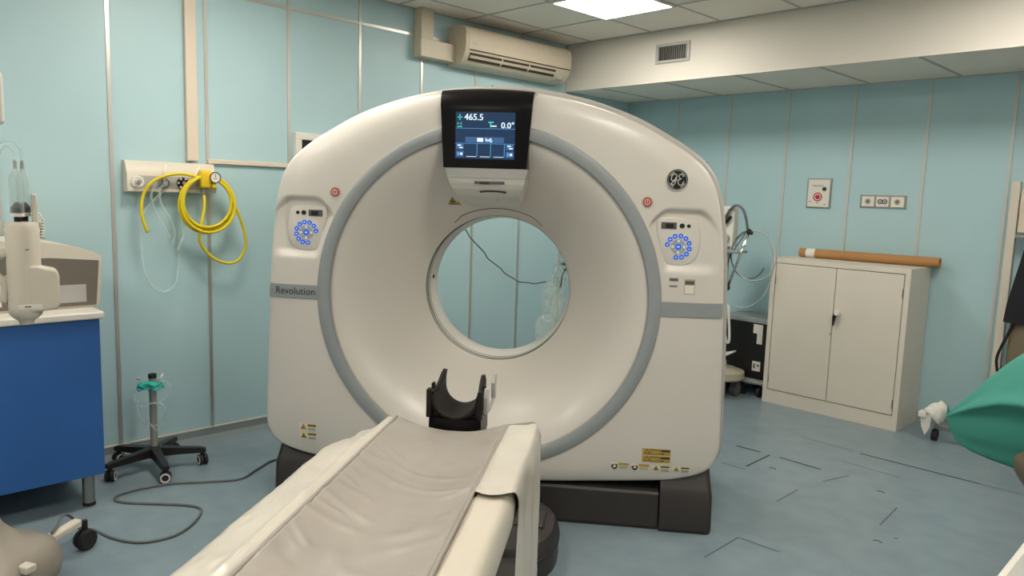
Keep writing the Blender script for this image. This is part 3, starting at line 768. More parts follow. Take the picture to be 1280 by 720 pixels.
for sg in (-1, 1):
    g = MB(); g.bbox(HC + sg * .094 - .009, HC + sg * .094 + .009, HY0 - .010, HY0 + .022, .760, .866, .005, 3); g.build('side_post', 'holder', hh, autos=40)
    g = MB(); g.bbox(HC + sg * .096 - .006, HC + sg * .096 + .006, HY0 + .060, HY0 + .085, .780, .872, .004, 2); g.build('side_rib', 'holder', hh, autos=40)
# lower neck and mounting block
neck = [(HC - .098, .70), (HC - .096, .80), (HC - .07, .77), (HC, .748), (HC + .07, .77), (HC + .096, .80), (HC + .098, .70), (HC + .09, .655), (HC - .09, .655)]
g = MB(); g.prism(neck, 'y', HY0 + .015, -.72); g.build('mounting_neck', 'bezel', hh)
g = MB(); g.lathe([(.0001, -.065), (.0935, -.065), (.0965, -.05), (.0965, .018), (.0935, .028), (.0001, .030)], (HC, -.845, .73), 'z', 40, 1, .36)
g.build('glossy_collar', 'bezel', hh, True, 60)
g = MB(); g.bbox(HC - .06, HC + .06, -1.05, -.80, .672, .694, .006); g.build('mounting_tongue', 'black', hh)
# clear side clips (right)
for y, z1, dx in ((-.83, .868, .004), (-.735, .902, .014)):
    g = MB(); g.prism([(y - .012, z1 - .09), (y + .012, z1 - .09), (y + .020, z1 - .02), (y + .012, z1), (y - .008, z1), (y - .020, z1 - .03)], 'x', HC + .100 + dx, HC + .114 + dx); g.build('clear_clip', 'glip', hh)
g = MB(); g.tube([(HC + .108, -.84, .775), (HC + .115, -.80, .782), (HC + .124, -.735, .815)], .006, 8, 4); g.build('clip_arm', 'glip', hh, True)

# ------------------------------------------------------------------ cable and plastic bag inside the bore
g = MB()
def gw(x, y, z): return (GX + cos(GA) * x - sin(GA) * y, GY + sin(GA) * x + cos(GA) * y, z)
g.tube([gw(*p) for p in [(-.246, .632, 1.371), (-.225, .66, 1.375), (-.19, .66, 1.325), (-.115, .66, 1.251), (-.09, .66, 1.215), (-.02, .66, 1.165), (.01, .66, 1.135), (.048, .66, 1.114), (.09, .66, 1.092), (.14, .66, 1.090), (.175, .66, 1.085), (.24, .66, 1.10)]], .0035, 8, 6)
tag(g.build('thin_cable', 'greycable', None, True), 'thin grey cable hanging across the upper part of the scanner bore', 'cable')
bg = thing('plastic_bag', 'crumpled clear plastic bag hanging at the right edge of the scanner bore', 'bag', gw(.27, .66, 0), GA)
def bag(u0, v0, w, h, dpt, k, rot=0):
    def fn(i, j):
        a = 2 * pi * i / 40; t = j / 24; z = v0 + h * t
        ww = w * (.35 + .65 * sin(pi * min(1, .12 + t * .86)) ** .7)
        x = u0 + ww * cos(a) + .026 * nz3(cos(a) * 1.1 + k, sin(a) + t * 2.2, 1., k) + rot * t
        y = dpt * sin(a) + .022 * nz3(cos(a) * 1.3, sin(a) + t * 2.6, 1.2, k + 3)
        return (x, y, z + .012 * nz3(cos(a) * 1.5, sin(a) + t * 2, 1.3, k + 6))
    return grid(40, 25, fn, True)
for (u0, v0, w, h, d_, k, r_) in [(-.030, .775, .062, .14, .035, 1, .02), (-.010, .87, .050, .17, .035, 4, .03), (.035, .82, .036, .22, .03, 8, .01), (-.005, 1.00, .055, .13, .03, 12, .04), (.045, 1.08, .034, .14, .03, 15, .0)]:
    V, F = bag(u0, v0, w, h, d_, k, r_); emit('bag_fold', V, F, 'bag', bg, True)
g = MB(); g.tube([(.055, -.02, 1.205), (.095, -.02, 1.20)], .006, 8, 2); g.build('bag_clip', 'inkgrey', bg, True)
g = MB(); g.tube([(.085, -.02, 1.19), (.06, -.02, 1.14), (.055, -.02, 1.10), (.05, -.02, 1.07)], .004, 8, 4); g.build('bag_cord', 'inkgrey', bg, True)
g = MB(); g.tube([(.005, -.04, 1.0), (.01, -.045, .95), (.02, -.045, .90), (-.015, -.045, .885)], .004, 8, 4); g.build('bag_tube', 'tube', bg, True)

# ------------------------------------------------------------------ left wall fittings
g = MB(); g.bbox(XL, XL + .035, 1.735, 1.800, 1.712, ZC - .002, .004, 2)
tag(g.build('cable_trunking', 'trunk', None), 'tall vertical beige trunking dropping from ceiling to the gas outlet panel', 'trunking')
g = MB(); g.bbox(XL, XL + .022, 1.86, 2.45, 1.700, 1.728, .004, 2)
tag(g.build('cable_trunking', 'trunk', None), 'thin horizontal beige trunking between the gas outlet panel and scanner', 'trunking')
sb = thing('wall_socket_box', 'white wall socket box with dark opening behind the scanner top left shoulder', 'socket', (XL, 2.60, 1.83))
f_ = MB(); f_.bbox(0, .035, -.175, .175, .055, .10, .004, 2); f_.bbox(0, .035, -.175, -.13, -.13, .056, .004, 2); f_.bbox(0, .035, .13, .175, -.13, .056, .004, 2); f_.bbox(0, .035, -.175, .175, -.13, -.09, .004, 2); f_.build('surround', 'paper', sb)
MB().box(0, .015, -.13, .13, -.09, .056).build('dark_insert', 'black', sb)
MB().bbox(.012, .026, .02, .12, -.06, .03, .003, 2).build('socket_face', 'socket', sb)
# L shaped duct beside the air conditioner
dx = thing('pipe_duct', 'L shaped cream pipe duct running from the ceiling into the air conditioner', 'duct', (XL, 3.42, 2.54))
MB().bbox(0, .085, -.035, .075, .125, ZC - 2.54 - .002, .004, 2).build('vertical_duct', 'accream', dx)
MB().bbox(0, .095, -.045, .29, 0, .128, .004, 2).build('horizontal_duct', 'accream', dx)
# air conditioner
ac = thing('air_conditioner', 'cream wall mounted split air conditioner high on the left wall', 'air conditioner', (XL, 4.23, 2.52))
prof = [(0, .29), (.10, .292), (.16, .285), (.195, .262), (.208, .225), (.210, .15), (.205, .11), (.188, .066), (.16, .030), (.12, .006), (.05, 0), (0, 0)]
prof = [(p.x, p.y) for p in smooth_path([Vector((a, b, 0)) for a, b in prof], 3)]
g = MB(); n = len(prof); g.prism(prof, 'y', -.53, .64)
g.build('body', 'accream', ac, autos=30)
ff = [(.2125, .22), (.2145, .15), (.2095, .112), (.2015, .112), (.203, .15), (.203, .22)]
g = MB(); g.prism(ff, 'y', -.505, .632); g.build('front_panel', 'accream', ac, autos=30)
g = MB(); g.box(.198, .2130, -.49, .625, .107, .112); g.build('panel_gap', 'acslot', ac)
sl = [(.2085, .098), (.189, .048), (.169, .030), (.160, .045), (.196, .098)]
g = MB(); g.prism([(.2045, .088), (.1935, .060), (.1745, .036), (.165, .044), (.190, .09)], 'y', -.48, .46); g.build('outlet', 'acslot', ac)
g = MB(); g.prism([(.204, .068), (.192, .052), (.186, .054), (.198, .072)], 'y', -.48, .46); g.build('louvre', 'accream', ac)
for y in (-.15, .15):
    g = MB(); g.prism([(.206, .086), (.196, .058), (.178, .036), (.17, .044), (.19, .088)], 'y', y - .006, y + .006); g.build('louvre_vane', 'accream', ac)
g = MB(); g.box(.2135, .2150, -.475, -.425, .150, .157); g.build('maker_mark', 'glip', ac)
MB().bbox(.15, .185, .50, .56, .02, .05, .003, 2).build('receiver', 'glip', ac)
# gas outlet panel
gp = thing('gas_outlet_panel', 'white medical gas outlet panel on the left wall holding hoses', 'gas panel', (XL, 1.635, 1.525))
g = MB(); g.prism([(0, 0), (.075, .0), (.078, .004), (.078, .098), (.045, .168), (.04, .172), (0, .172)], 'y', -.247, .247); g.build('panel_body', 'cream', gp, autos=30)
MB().box(.0775, .0795, -.19, .20, .02, .09).build('front_plate', 'glip', gp)
for y, m_ in ((-.195, 'steel'), (-.055, 'steel'), (.05, 'black')):
    g = MB(); g.lathe([(.0001, .0), (.033, .0), (.033, .012), (.026, .014), (.024, .008), (.016, .008), (.014, .03), (.0001, .03)], (.078, y, .055), 'x', 30)
    o = g.build('gas_outlet', 'paper' if m_ == 'steel' and y < -.1 else m_, gp, autos=40)
    g = MB(); g.cyl((.09, y, .055), (.112, y, .055), .014, .012, 20); g.build('outlet_core', 'steel', o, autos=40)
    if m_ == 'black':
        for k in range(6):
            a = k * pi / 3; g = MB(); g.cyl((.088, y + .027 * cos(a), .055 + .027 * sin(a)), (.096, y + .027 * cos(a), .055 + .027 * sin(a)), .006, n=10); g.build('outlet_stud', 'paper', o)
for y in (-.055, .10):
    g = MB(); g.cyl((.10, y - .005 * (y < 0), .06), (.115, y + .035 * (y > 0), .155), .006, n=10); g.build('probe_stem', 'lblw', gp, True)
# yellow flow regulator
fr = thing('flow_regulator', 'yellow pressure regulator with round dial at the right end of gas panel', 'regulator', (XL + .078, 1.795, 1.60))
MB().bbox(.004, .075, -.030, .032, -.045, .060, .014, 3).build('body', 'yellowbody', fr, autos=40)
g = MB(); g.cyl((.03, .045, .018), (.088, .045, .018), .033, n=36); dl = g.build('dial', 'yellowbody', fr, autos=40)
g = MB(); g.cyl((.087, .045, .018), (.090, .045, .018), .027, n=36); g.build('dial_face', 'paper', dl, autos=40)
g = MB(); g.box(.0905, .0915, .044, .047, .018, .038); g.box(.0905, .0915, .035, .055, .010, .013); g.build('dial_needle', 'ink', dl)
g = MB(); g.ring((.088, .045, .018), (.093, .045, .018), .033, .027, 36); g.build('dial_rim', 'inkgrey', dl, autos=40)
g = MB(); g.cyl((.035, .0, -.045), (.035, .0, -.085), .011, n=16); g.cyl((.035, 0, -.06), (.035, 0, -.075), .015, n=6); g.build('hose_nipple', 'steel', fr, autos=40)
MB().bbox(.06, .085, .030, .055, -.042, -.018, .006, 2).build('knob', 'yellowbody', fr)
# yellow hose coil
g = MB(); P = []
XW = XL + .105
cy, cz = 1.805, 1.452
P += [(XW, 1.479, 1.300), (XW, 1.458, 1.36), (XW, 1.449, 1.436), (XW, 1.462, 1.51), (XW + .01, 1.50, 1.575), (XW + .02, 1.569, 1.616), (XW + .03, 1.65, 1.632), (XW + .03, 1.73, 1.622), (XW + .03, 1.80, 1.598)]
rv_ = random.Random(3)
turns = 5.0; steps = 60
rads = [(.168, -.004, .0), (.148, .004, .020), (.172, .010, -.004), (.128, .000, .040), (.158, .012, .010), (.140, .006, .028)]
for k in range(int(steps) + 1):
    a = pi / 2 - 2 * pi * turns * k / steps; t = turns * k / steps; i = min(4, int(t)); u = t - i
    r = rads[i][0] * (1 - u) + rads[i + 1][0] * u; oy = rads[i][1] * (1 - u) + rads[i + 1][1] * u; oz = rads[i][2] * (1 - u) + rads[i + 1][2] * u
    P.append((XW + .035 - .018 * (i % 3) + .004 * rv_.random(), cy + oy + r * 1.0 * cos(a), cz + oz + r * sin(a) * 1.04))
P += [(XW + .05, 1.88, 1.585), (XW + .04, 1.93, 1.53), (XW + .03, 1.985, 1.42), (XW + .02, 2.03, 1.30), (XW + .01, 2.04, 1.20), (XW, 2.00, 1.125), (XW, 1.93, 1.108), (XW, 1.85, 1.14), (XW + .0, 1.79, 1.20), (XW + .015, 1.76, 1.26), (XW + .03, 1.765, 1.34), (XW + .02, 1.79, 1.44), (XL + .113, 1.795, 1.515)]
g.tube(P, .0088, 10, 5)
tag(g.build('yellow_hose', 'yellow', None, True), 'coiled yellow rubber hose hung from the gas outlet panel', 'hose')
# clear tubes
for q, (pts, lab) in enumerate([
    ([(-4.42, 1.575, 1.585), (-4.43, 1.53, 1.56), (-4.43, 1.505, 1.50), (-4.43, 1.53, 1.41), (-4.43, 1.575, 1.33), (-4.43, 1.60, 1.27)], 'clear plastic tube curving left from the middle gas outlet'),
    ([(-4.41, 1.585, 1.58), (-4.42, 1.55, 1.54), (-4.42, 1.555, 1.46), (-4.42, 1.60, 1.38), (-4.42, 1.625, 1.30), (-4.42, 1.61, 1.22)], 'clear plastic tube curving right from the middle gas outlet'),
    ([(-4.41, 1.69, 1.56), (-4.42, 1.665, 1.46), (-4.42, 1.68, 1.33), (-4.42, 1.66, 1.24), (-4.42, 1.635, 1.20)], 'clear plastic tube hanging left of the yellow hose coil'),
    ([(-4.444, 1.60, 1.56), (-4.46, 1.47, 1.40), (-4.47, 1.46, 1.22), (-4.47, 1.48, 1.05), (-4.47, 1.56, .955), (-4.47, 1.64, 1.0), (-4.47, 1.665, 1.2), (-4.43, 1.66, 1.5)], 'long clear plastic tube looping lowest under the gas panel')]):
    g = MB(); g.tube(pts, .0062, 8, 8); tag(g.build('clear_tube', 'tube', None, True), lab, 'tube', 'clear tubes hanging from the gas outlet panel')

# ------------------------------------------------------------------ blue cabinet on the left
bc = thing('blue_side_cabinet', 'bright blue cabinet with white worktop on steel legs by the left wall', 'cabinet', (-3.85, 1.06, 0))
MB().bbox(-.63, 0, -1.5, 0, .169, .930, .003, 2).build('carcass', 'blue', bc)
MB().bbox(-.65, .02, -1.52, .018, .932, .966, .008, 3).build('worktop', 'top', bc)
for x, y in ((-.08, -.055), (-.57, -.055), (-.08, -1.44), (-.57, -1.44)):
    g = MB(); g.cyl((x, y, .012), (x, y, .169), .027, n=24); lg = g.build('leg', 'steel', bc, autos=40)
    g = MB(); g.cyl((x, y, 0), (x, y, .016), .029, n=24); g.build('foot_cap', 'rubber', lg, autos=40)
# taupe device on the worktop
dv = thing('tabletop_device', 'large taupe medical device with sloped cream top on the blue cabinet', 'device', (-4.10, 1.10, .966))
pr = [(-.62, .0), (-.60, .0), (-.20, .0), (-.03, .0), (-.006, .001), (.002, .008), (.005, .02), (.012, .10), (.020, .235), (.008, .256), (-.05, .283), (-.22, .318), (-.50, .33), (-.60, .31), (-.62, .25)]
pr = [(p.x, p.y) for p in smooth_path([Vector((a, b, 0)) for a, b in pr], 3, True)]
g = MB(); g.prism(pr, 'x', -.30, .10); g.build('casing', 'cream', dv, autos=30)
pr2 = [(-.60, .012), (-.012, .012), (-.004, .10), (.006, .228), (-.20, .246), (-.58, .250)]
g = MB(); g.prism(pr2, 'x', .0995, .106); g.build('front_face', 'device', dv)
MB().box(.106, .1085, -.33, -.055, .03, .115).build('front_label', 'glip', dv)
MB().box(.106, .1085, -.60, -.40, .03, .13).build('front_label', 'paper', dv)

# ------------------------------------------------------------------ contrast injector
IR = atan2(.98, .19)
inj = thing('contrast_injector', 'cream contrast injector on wheeled base with two clear syringes pointing up', 'injector', (-3.241, .650, 0), IR)
# head
g = MB(); g.lathe([(.0001, 1.035), (.022, 1.036), (.028, 1.052), (.042, 1.062), (.053, 1.075), (.055, 1.10), (.055, 1.395), (.053, 1.410), (.050, 1.418), (.0001, 1.42)], (-.006, 0, 0), 'z', 48, 1, 1.15)
hd = g.build('injector_head', 'cream', inj, True, 40)
g = MB(); g.ring((-.006, 0, 1.385), (-.006, 0, 1.392), .0565, .0500, 48); g.build('head_ring', 'lblw', inj, autos=40)
V = []
pts = [(.0, 1.083), (.092, 1.095), (.102, 1.11), (.104, 1.225), (.092, 1.243), (.06, 1.250), (.035, 1.258), (.0, 1.260)]
g = MB(); bm_ = MB(); g.prism(pts, 'y', -.062, .045); o = g.build('side_housing', 'cream', inj)
md = o.modifiers.new('b', 'BEVEL'); md.width = .010; md.segments = 3; md.limit_method = 'ANGLE'
MB().box(-.03, .045, -.0635, -.062, 1.100, 1.118).build('status_strip', 'paper', inj)
MB().box(-.01, .01, -.0645, -.0635, 1.107, 1.111).build('strip_mark', 'ink', inj)
MB().box(.0, .012, -.0655, -.062, 1.318, 1.321).build('head_mark', 'ink', inj)
for x, y, k in ((-.018, -.02, 0), (.004, .03, 1)):
    sy = MB(); sy.lathe([(.0225, 0), (.0225, .125), (.020, .140), (.010, .158), (.0065, .165), (.0060, .19), (.0045, .20)], (x, y, 1.445), 'z', 28)
    s_ = sy.build('syringe', 'glass', inj, True)
    g = MB(); g.cyl((x, y, 1.452), (x, y, 1.470), .0215, n=24); g.cyl((x, y, 1.470), (x, y, 1.490), .0215, .006, 24); g.build('plunger', 'rubber', s_, autos=40)
    g = MB(); g.cyl((x, y, 1.418), (x, y, 1.445), .012, n=20); g.build('drive_rod', 'black', s_, autos=40)
    g = MB(); g.ring((x, y, 1.438), (x, y, 1.450), .0235, .014, 28); g.build('syringe_collar', 'paper', s_, autos=40)
    g = MB(); g.cyl((x, y, 1.612), (x, y, 1.640), .0075, .005, 14); g.build('syringe_tip', 'glip', s_, autos=40)
g = MB(); g.bbox(.026, .044, -.02, .02, 1.415, 1.522, .006, 3); g.build('drop_shield', 'cream', inj)
g = MB(); g.tube([(.03, 0, 1.445), (.05, 0, 1.450), (.058, 0, 1.43)] + [(.056 + .008 * cos(k * 2.1), .008 * sin(k * 2.1), 1.425 - k * .0035) for k in range(20)], .003, 6, 3); g.build('coiled_lead', 'lblw', inj, True)
g = MB(); g.tube([(-.018, -.02, 1.64), (-.022, -.02, 1.67), (-.04, -.02, 1.69), (-.06, -.02, 1.67), (-.075, -.02, 1.62), (-.10, -.03, 1.58)], .0028, 8, 6); g.build('line_tube', 'tube', inj, True)
g = MB(); g.tube([(.004, .03, 1.64), (-.002, .02, 1.685), (-.03, 0, 1.71), (-.07, 0, 1.69), (-.10, -.03, 1.62)], .0028, 8, 6); g.build('line_tube', 'tube', inj, True)
g = MB(); g.tube([(-.055, 0, 1.22), (-.075, 0, 1.12), (-.072, 0, 1.20), (-.13, .01, 1.25)], .012, 10, 6); g.build('head_arm', 'cream', inj, True)
g = MB(); g.tube([(-.05, 0, 1.30), (-.10, 0, 1.30), (-.16, 0, 1.30)], .020, 12, 3); g.build('head_arm', 'cream', inj, True)
# pole and base
g = MB(); g.cyl((-.16, 0, .22), (-.16, 0, 1.86), .020, n=24); g.build('pole', 'steel', inj, autos=40)
MB().bbox(-.30, -.042, -.035, .0, 1.765, 1.952, .014, 3).build('display', 'paper', inj)
V = []; F = []
n = 72
lev = [(.88, .07), (.97, .085), (1.0, .12), (.985, .165), (.90, .205), (.72, .232), (.45, .25), (.2, .285), (.12, .33), (.0001, .335)]
for s_, z in lev:
    for k in range(n):
        a = 2 * pi * k / n; r = .215 * (1 + .10 * cos(4 * a - .2)) * s_
        V.append((-.16 + r * cos(a) * 1.0, -.02 + r * sin(a) * 1.15, z - .03 * (1 if s_ > .3 else 0)))
for q in range(len(lev) - 1):
    for k in range(n): F.append([q * n + k, q * n + (k + 1) % n, (q + 1) * n + (k + 1) % n, (q + 1) * n + k])
F.append(list(range(n)))
emit('base_shell', V, F, 'beige_grey', inj, True)
for (x, y) in ((.145, .22), (-.03, -.225), (-.36, .22), (-.36, -.26)):
    d = Vector((x + .16, y + .02, 0)).normalized(); c = Vector((x, y, 0)); p = c - d * .14
    w = Vector((-d.y, d.x, 0)) * .024
    V = [p + w + Vector((0, 0, .135)), p - w + Vector((0, 0, .135)), c - w * .9 + Vector((0, 0, .150)), c + w * .9 + Vector((0, 0, .150)),
         p + w + Vector((0, 0, .105)), p - w + Vector((0, 0, .105)), c - w * .9 + Vector((0, 0, .118)), c + w * .9 + Vector((0, 0, .118))]
    if y < 0 and x > -.1: V = [v_ + Vector((0, 0, .035)) for v_ in V]
    o = emit('base_foot', V, [[0, 1, 2, 3], [7, 6, 5, 4], [0, 4, 5, 1], [1, 5, 6, 2], [2, 6, 7, 3], [3, 7, 4, 0]], 'cream', inj)
    md = o.modifiers.new('b', 'BEVEL'); md.width = .008; md.segments = 3
    g = MB(); wd = Vector((-d.y, d.x, 0)); cc = c + d * .028 + Vector((0, 0, .045))
    for sg in (-1, 1): g.cyl(cc + wd * sg * .005, cc + wd * sg * .025, .045, .040, 28)
    g.cyl(cc - wd * .006, cc + wd * .006, .02, n=16); g.cyl(cc, cc + Vector((0, 0, .085)), .012, n=12)
    g.build('caster', 'rubber', inj, autos=40)

# floor cable
g = MB()
g.tube([(x, y, .0065) for x, y in [(-3.32, 2.32), (-3.60, 2.20), (-3.902, 2.007), (-3.84, 1.83), (-3.764, 1.694), (-3.85, 1.52), (-3.925, 1.397), (-3.955, 1.26), (-3.945, 1.15), (-3.89, 1.11), (-3.815, 1.147), (-3.70, 1.26), (-3.611, 1.345), (-3.53, 1.385), (-3.456, 1.356), (-3.37, 1.28), (-3.315, 1.19), (-3.318, 1.10), (-3.36, 1.03), (-3.47, .97), (-3.60, .935)]] + [(-3.60, .88, .03), (-3.53, .84, .11), (-3.47, .79, .165), (-3.40, .745, .150), (-3.35, .715, .150)], .0062, 8, 6)
tag(g.build('power_cable', 'greycable', None, True), 'long dark grey cable winding over the floor from injector to scanner', 'cable')

# ------------------------------------------------------------------ wheeled star stand with mask
st = thing('wheeled_stand', 'short grey pole on black five legged wheeled star base by left wall', 'stand', (-4.225, 1.415, 0))
g = MB(); g.cyl((0, 0, .09), (0, 0, .515), .0195, n=24); g.build('pole', 'greypole', st, autos=40)
g = MB(); g.cyl((0, 0, .515), (0, 0, .537), .0215, n=24); g.build('pole_cap', 'rubber', st, autos=40)
g = MB(); g.lathe([(.0001, .07), (.045, .07), (.05, .09), (.04, .12), (.025, .13), (.0001, .13)], (0, 0, 0), 'z', 28); g.build('hub', 'black', st, True, 40)
for k in range(5):
    a = radians(-7 + 72 * k); d = Vector((cos(a), sin(a), 0)); w = Vector((-d.y, d.x, 0)); Z = Vector((0, 0, 1)); V = []
    for r_, hw_, zt, zb in ((.02, .030, .124, .075), (.12, .025, .112, .076), (.235, .022, .102, .074), (.265, .018, .094, .072)):
        c = d * r_; V += [c + w * hw_ + Z * zb, c + w * hw_ * .8 + Z * zt, c - w * hw_ * .8 + Z * zt, c - w * hw_ + Z * zb]
    F = [[i * 4 + j, i * 4 + (j + 1) % 4, (i + 1) * 4 + (j + 1) % 4, (i + 1) * 4 + j] for i in range(3) for j in range(4)] + [[0, 1, 2, 3], [12, 13, 14, 15]]
    lg = emit('leg', V, F, 'black', st, autos=30)
    cc = d * .245 + Z * .030; t_ = radians(40 + 50 * k); ax = Vector((cos(t_), sin(t_), 0))
    if k == 0: ax = Vector((.92, -.38, 0))
    g = MB(); g.cyl(d * .245 + Z * .03, d * .245 + Z * .082, .011, n=12)
    for sg in (-1, 1): g.cyl(cc + ax * sg * .004, cc + ax * sg * .023, .030, .029, 24)
    ca = g.build('caster', 'rubber', lg, autos=40)
    for sg in (-1, 1):
        g = MB(); g.ring(cc + ax * sg * .0225, cc + ax * sg * .0245, .026, .0175, 24); g.build('caster_rim', 'paper', lg, autos=40)
mk = thing('oxygen_mask', 'teal oxygen mask with looped clear tubing wrapped round the short grey pole', 'mask', (-4.225, 1.415, 0))
IRS = atan2(.95, .32)
def ml_(t, o, z): return (cos(IRS) * t + sin(IRS) * o, sin(IRS) * t - cos(IRS) * o, z)   # t to the right as seen, o towards the room
def mshell(i, j):
    a = 2 * pi * i / 32; t = j / 10; R_ = .048 * (1 - t ** 2 * .55)
    x = -.022 + R_ * 1.1 * cos(a) + .006 * nz3(a, t, 1.5); z = .480 + .024 * (1 - .4 * t) * sin(a) + .004 * nz3(a, t, 3, 4)
    return ml_(x, .025 + .045 * t, z)
V, F = grid(32, 11, mshell, True); emit('mask_shell', V, F, 'teal', mk, True)
g = MB()
for dz, rx in ((0, .060), (.012, .055), (-.012, .066)):
    g.tube([ml_(-.010 + rx * cos(a * pi / 10), .030 + .024 * sin(a * pi / 10) * 1.4, .478 + dz + .008 * sin(a * 1.3)) for a in range(20)], .004, 6, 2, True)
g.build('mask_rim', 'teal', mk, True)
g = MB(); g.tube([ml_(*p) for p in [(-.05, .04, .50), (-.085, .04, .46), (-.09, .04, .42), (-.06, .045, .395), (.0, .05, .385), (.05, .05, .40), (.085, .045, .44), (.088, .04, .475), (.05, .04, .505), (.03, .04, .49)]], .0042, 8, 6); g.build('tube_loop', 'tube', mk, True)
g = MB(); g.tube([ml_(*p) for p in [(-.07, .045, .42), (-.075, .05, .34), (-.045, .05, .28), (.0, .05, .258), (.035, .05, .275), (.055, .05, .32), (.050, .05, .37), (.0, .05, .385), (-.05, .05, .37), (-.085, .05, .40)]], .0042, 8, 6); g.build('tube_loop', 'tube', mk, True)
g = MB(); g.tube([ml_(*p) for p in [(-.03, .055, .30), (.0, .055, .245), (.03, .055, .235), (.05, .05, .27)]], .0042, 8, 6); g.build('tube_loop', 'tube', mk, True)
g = MB(); g.cyl(ml_(.025, .035, .495), ml_(.052, .035, .540), .0055, .004, 12); g.build('tube_connector', 'paper', mk, True)
g = MB(); g.cyl(ml_(-.055, .04, .52), ml_(-.075, .04, .528), .007, .006, 12); g.build('tube_connector', 'glip', mk, True)

# ------------------------------------------------------------------ back wall things
vt = thing('air_vent', 'small silver ventilation grille in the cream duct casing', 'vent', (-3.430, 5.05, 2.705))
g = MB()
for a, b, c, d in ((-.155, .155, .052, .075), (-.155, .155, -.075, -.052), (-.155, -.128, -.052, .052), (.128, .155, -.052, .052)): g.bbox(a, b, -.012, 0, c, d, .003, 2)
g.build('frame', 'glip', vt)
MB().box(-.13, .13, -.002, 0, -.053, .053).build('backing', 'black', vt)
for k in range(13):
    g = MB(); x = -.12 + .02 * k; g.box(x - .003, x + .003, -.010, -.002, -.052, .052); g.build('slat', 'steel', vt)
# emergency call plate
sg_ = thing('emergency_switch_plate', 'framed white wall plate with round red emergency button', 'switch', (-2.598, YB, 1.662))
MB().bbox(-.097, .097, -.012, 0, -.118, .118, .003, 2).build('frame', 'steel', sg_)
pf = MB().box(-.086, .086, -.014, -.012, -.107, .107).build('face_plate', 'paper', sg_)
g = MB(); g.ring((-.005, -.014, -.03), (-.005, -.016, -.03), .036, .0001, 36); g.build('red_surround', 'signred', sg_, autos=40)
g = MB(); g.ring((-.005, -.016, -.03), (-.005, -.017, -.03), .026, .019, 36); g.build('surround_ring', 'paper', sg_, autos=40)
g = MB(); g.cyl((-.005, -.016, -.03), (-.005, -.034, -.03), .013, n=24); g.build('push_button', 'red', sg_, autos=40)
g = MB(); g.cyl((.046, -.014, .034), (.046, -.024, .034), .015, n=24); g.build('key_switch', 'ink', sg_, autos=40)
for z, w in ((.062, .050), (.053, .038)):
    MB().box(-.01 - w, -.01 + w, -.0146, -.014, z - .0015, z + .0015).build('printed_line', 'inkgrey', sg_)
for x, z in ((-.065, -.067), (.055, -.088), (-.005, -.078)):
    MB().box(x - .008, x + .008, -.0146, -.014, z - .003, z + .003).build('printed_mark', 'inkgrey', sg_)
# triple sockets
so_ = thing('triple_wall_socket', 'row of three square wall sockets in a steel frame above the cabinet', 'socket', (-2.107, YB, 1.608))
MB().bbox(-.166, .166, -.008, 0, -.050, .050, .002, 2).build('frame', 'steel', so_)
for k, m_ in enumerate(('paper', 'paper', 'lblw')):
    x = -.106 + .106 * k; o = MB().bbox(x - .046, x + .046, -.013, -.006, -.038, .038, .003, 2).build('socket', m_, so_)
    if k == 1:
        for q in (-.016, .016):
            g = MB(); g.ring((x + q, -.0128, 0), (x + q, -.0145, 0), .019, .012, 24); g.cyl((x + q, -.0128, 0), (x + q, -.0140, 0), .006, n=12); g.build('socket_hole', 'ink', o, autos=40)
    else:
        g = MB(); g.cyl((x, -.0128, 0), (x, -.0145, 0), .021, n=24); g.build('socket_well', 'socket', o, autos=40)
        g = MB(); g.cyl((x - .008, -.0144, 0), (x - .008, -.0155, 0), .004, n=10); g.cyl((x + .008, -.0144, 0), (x + .008, -.0155, 0), .004, n=10); g.box(x - .002, x + .002, -.0155, -.0144, -.016, .016); g.build('socket_hole', 'ink', o)
# cabinet
cb = thing('metal_cabinet', 'cream two door metal cabinet with black handle against the back wall', 'cabinet', (-2.23, 5.54, 0))
HW = .506
g = MB(); g.box(-HW, -HW + .035, 0, .42, 0, 1.15); g.box(HW - .035, HW, 0, .42, 0, 1.15); g.box(-HW + .035, HW - .035, 0, .42, 1.115, 1.15); g.box(-HW + .035, HW - .035, 0, .42, 0, .105)
g.box(-HW + .035, HW - .035, .03, .42, .105, 1.115)
g.build('carcass', 'cab', cb)
MB().box(-HW + .037, HW - .037, .004, .008, .107, 1.113).build('door_gap', 'device', cb)
for x0_, x1_ in ((-HW + .040, -.0025), (.0025, HW - .040)):
    dd = MB().bbox(x0_, x1_, -.001, .012, .111, 1.109, .002, 2).build('door', 'cab', cb)
    xe = x0_ + .002 if x0_ < -.2 else x1_ - .002
    for z in (.19, .98):
        g = MB(); g.cyl((xe, -.003, z - .03), (xe, -.003, z + .03), .004, n=10); g.build('hinge', 'steel', dd)
g = MB(); g.cyl((.036, .0, .786), (.036, -.034, .786), .019, n=24); hb = g.build('lock_boss', 'paper', cb, autos=40)
g = MB(); g.prism([(.014, .790), (.040, .782), (.028, .740), (.020, .690), (.012, .690), (.008, .75)], 'y', -.032, -.018); g.build('handle', 'black', cb)
g = MB(); g.cyl((-.006, -.001, .620), (-.006, -.004, .620), .010, n=16); g.build('lock_cap', 'glip', cb, autos=40)
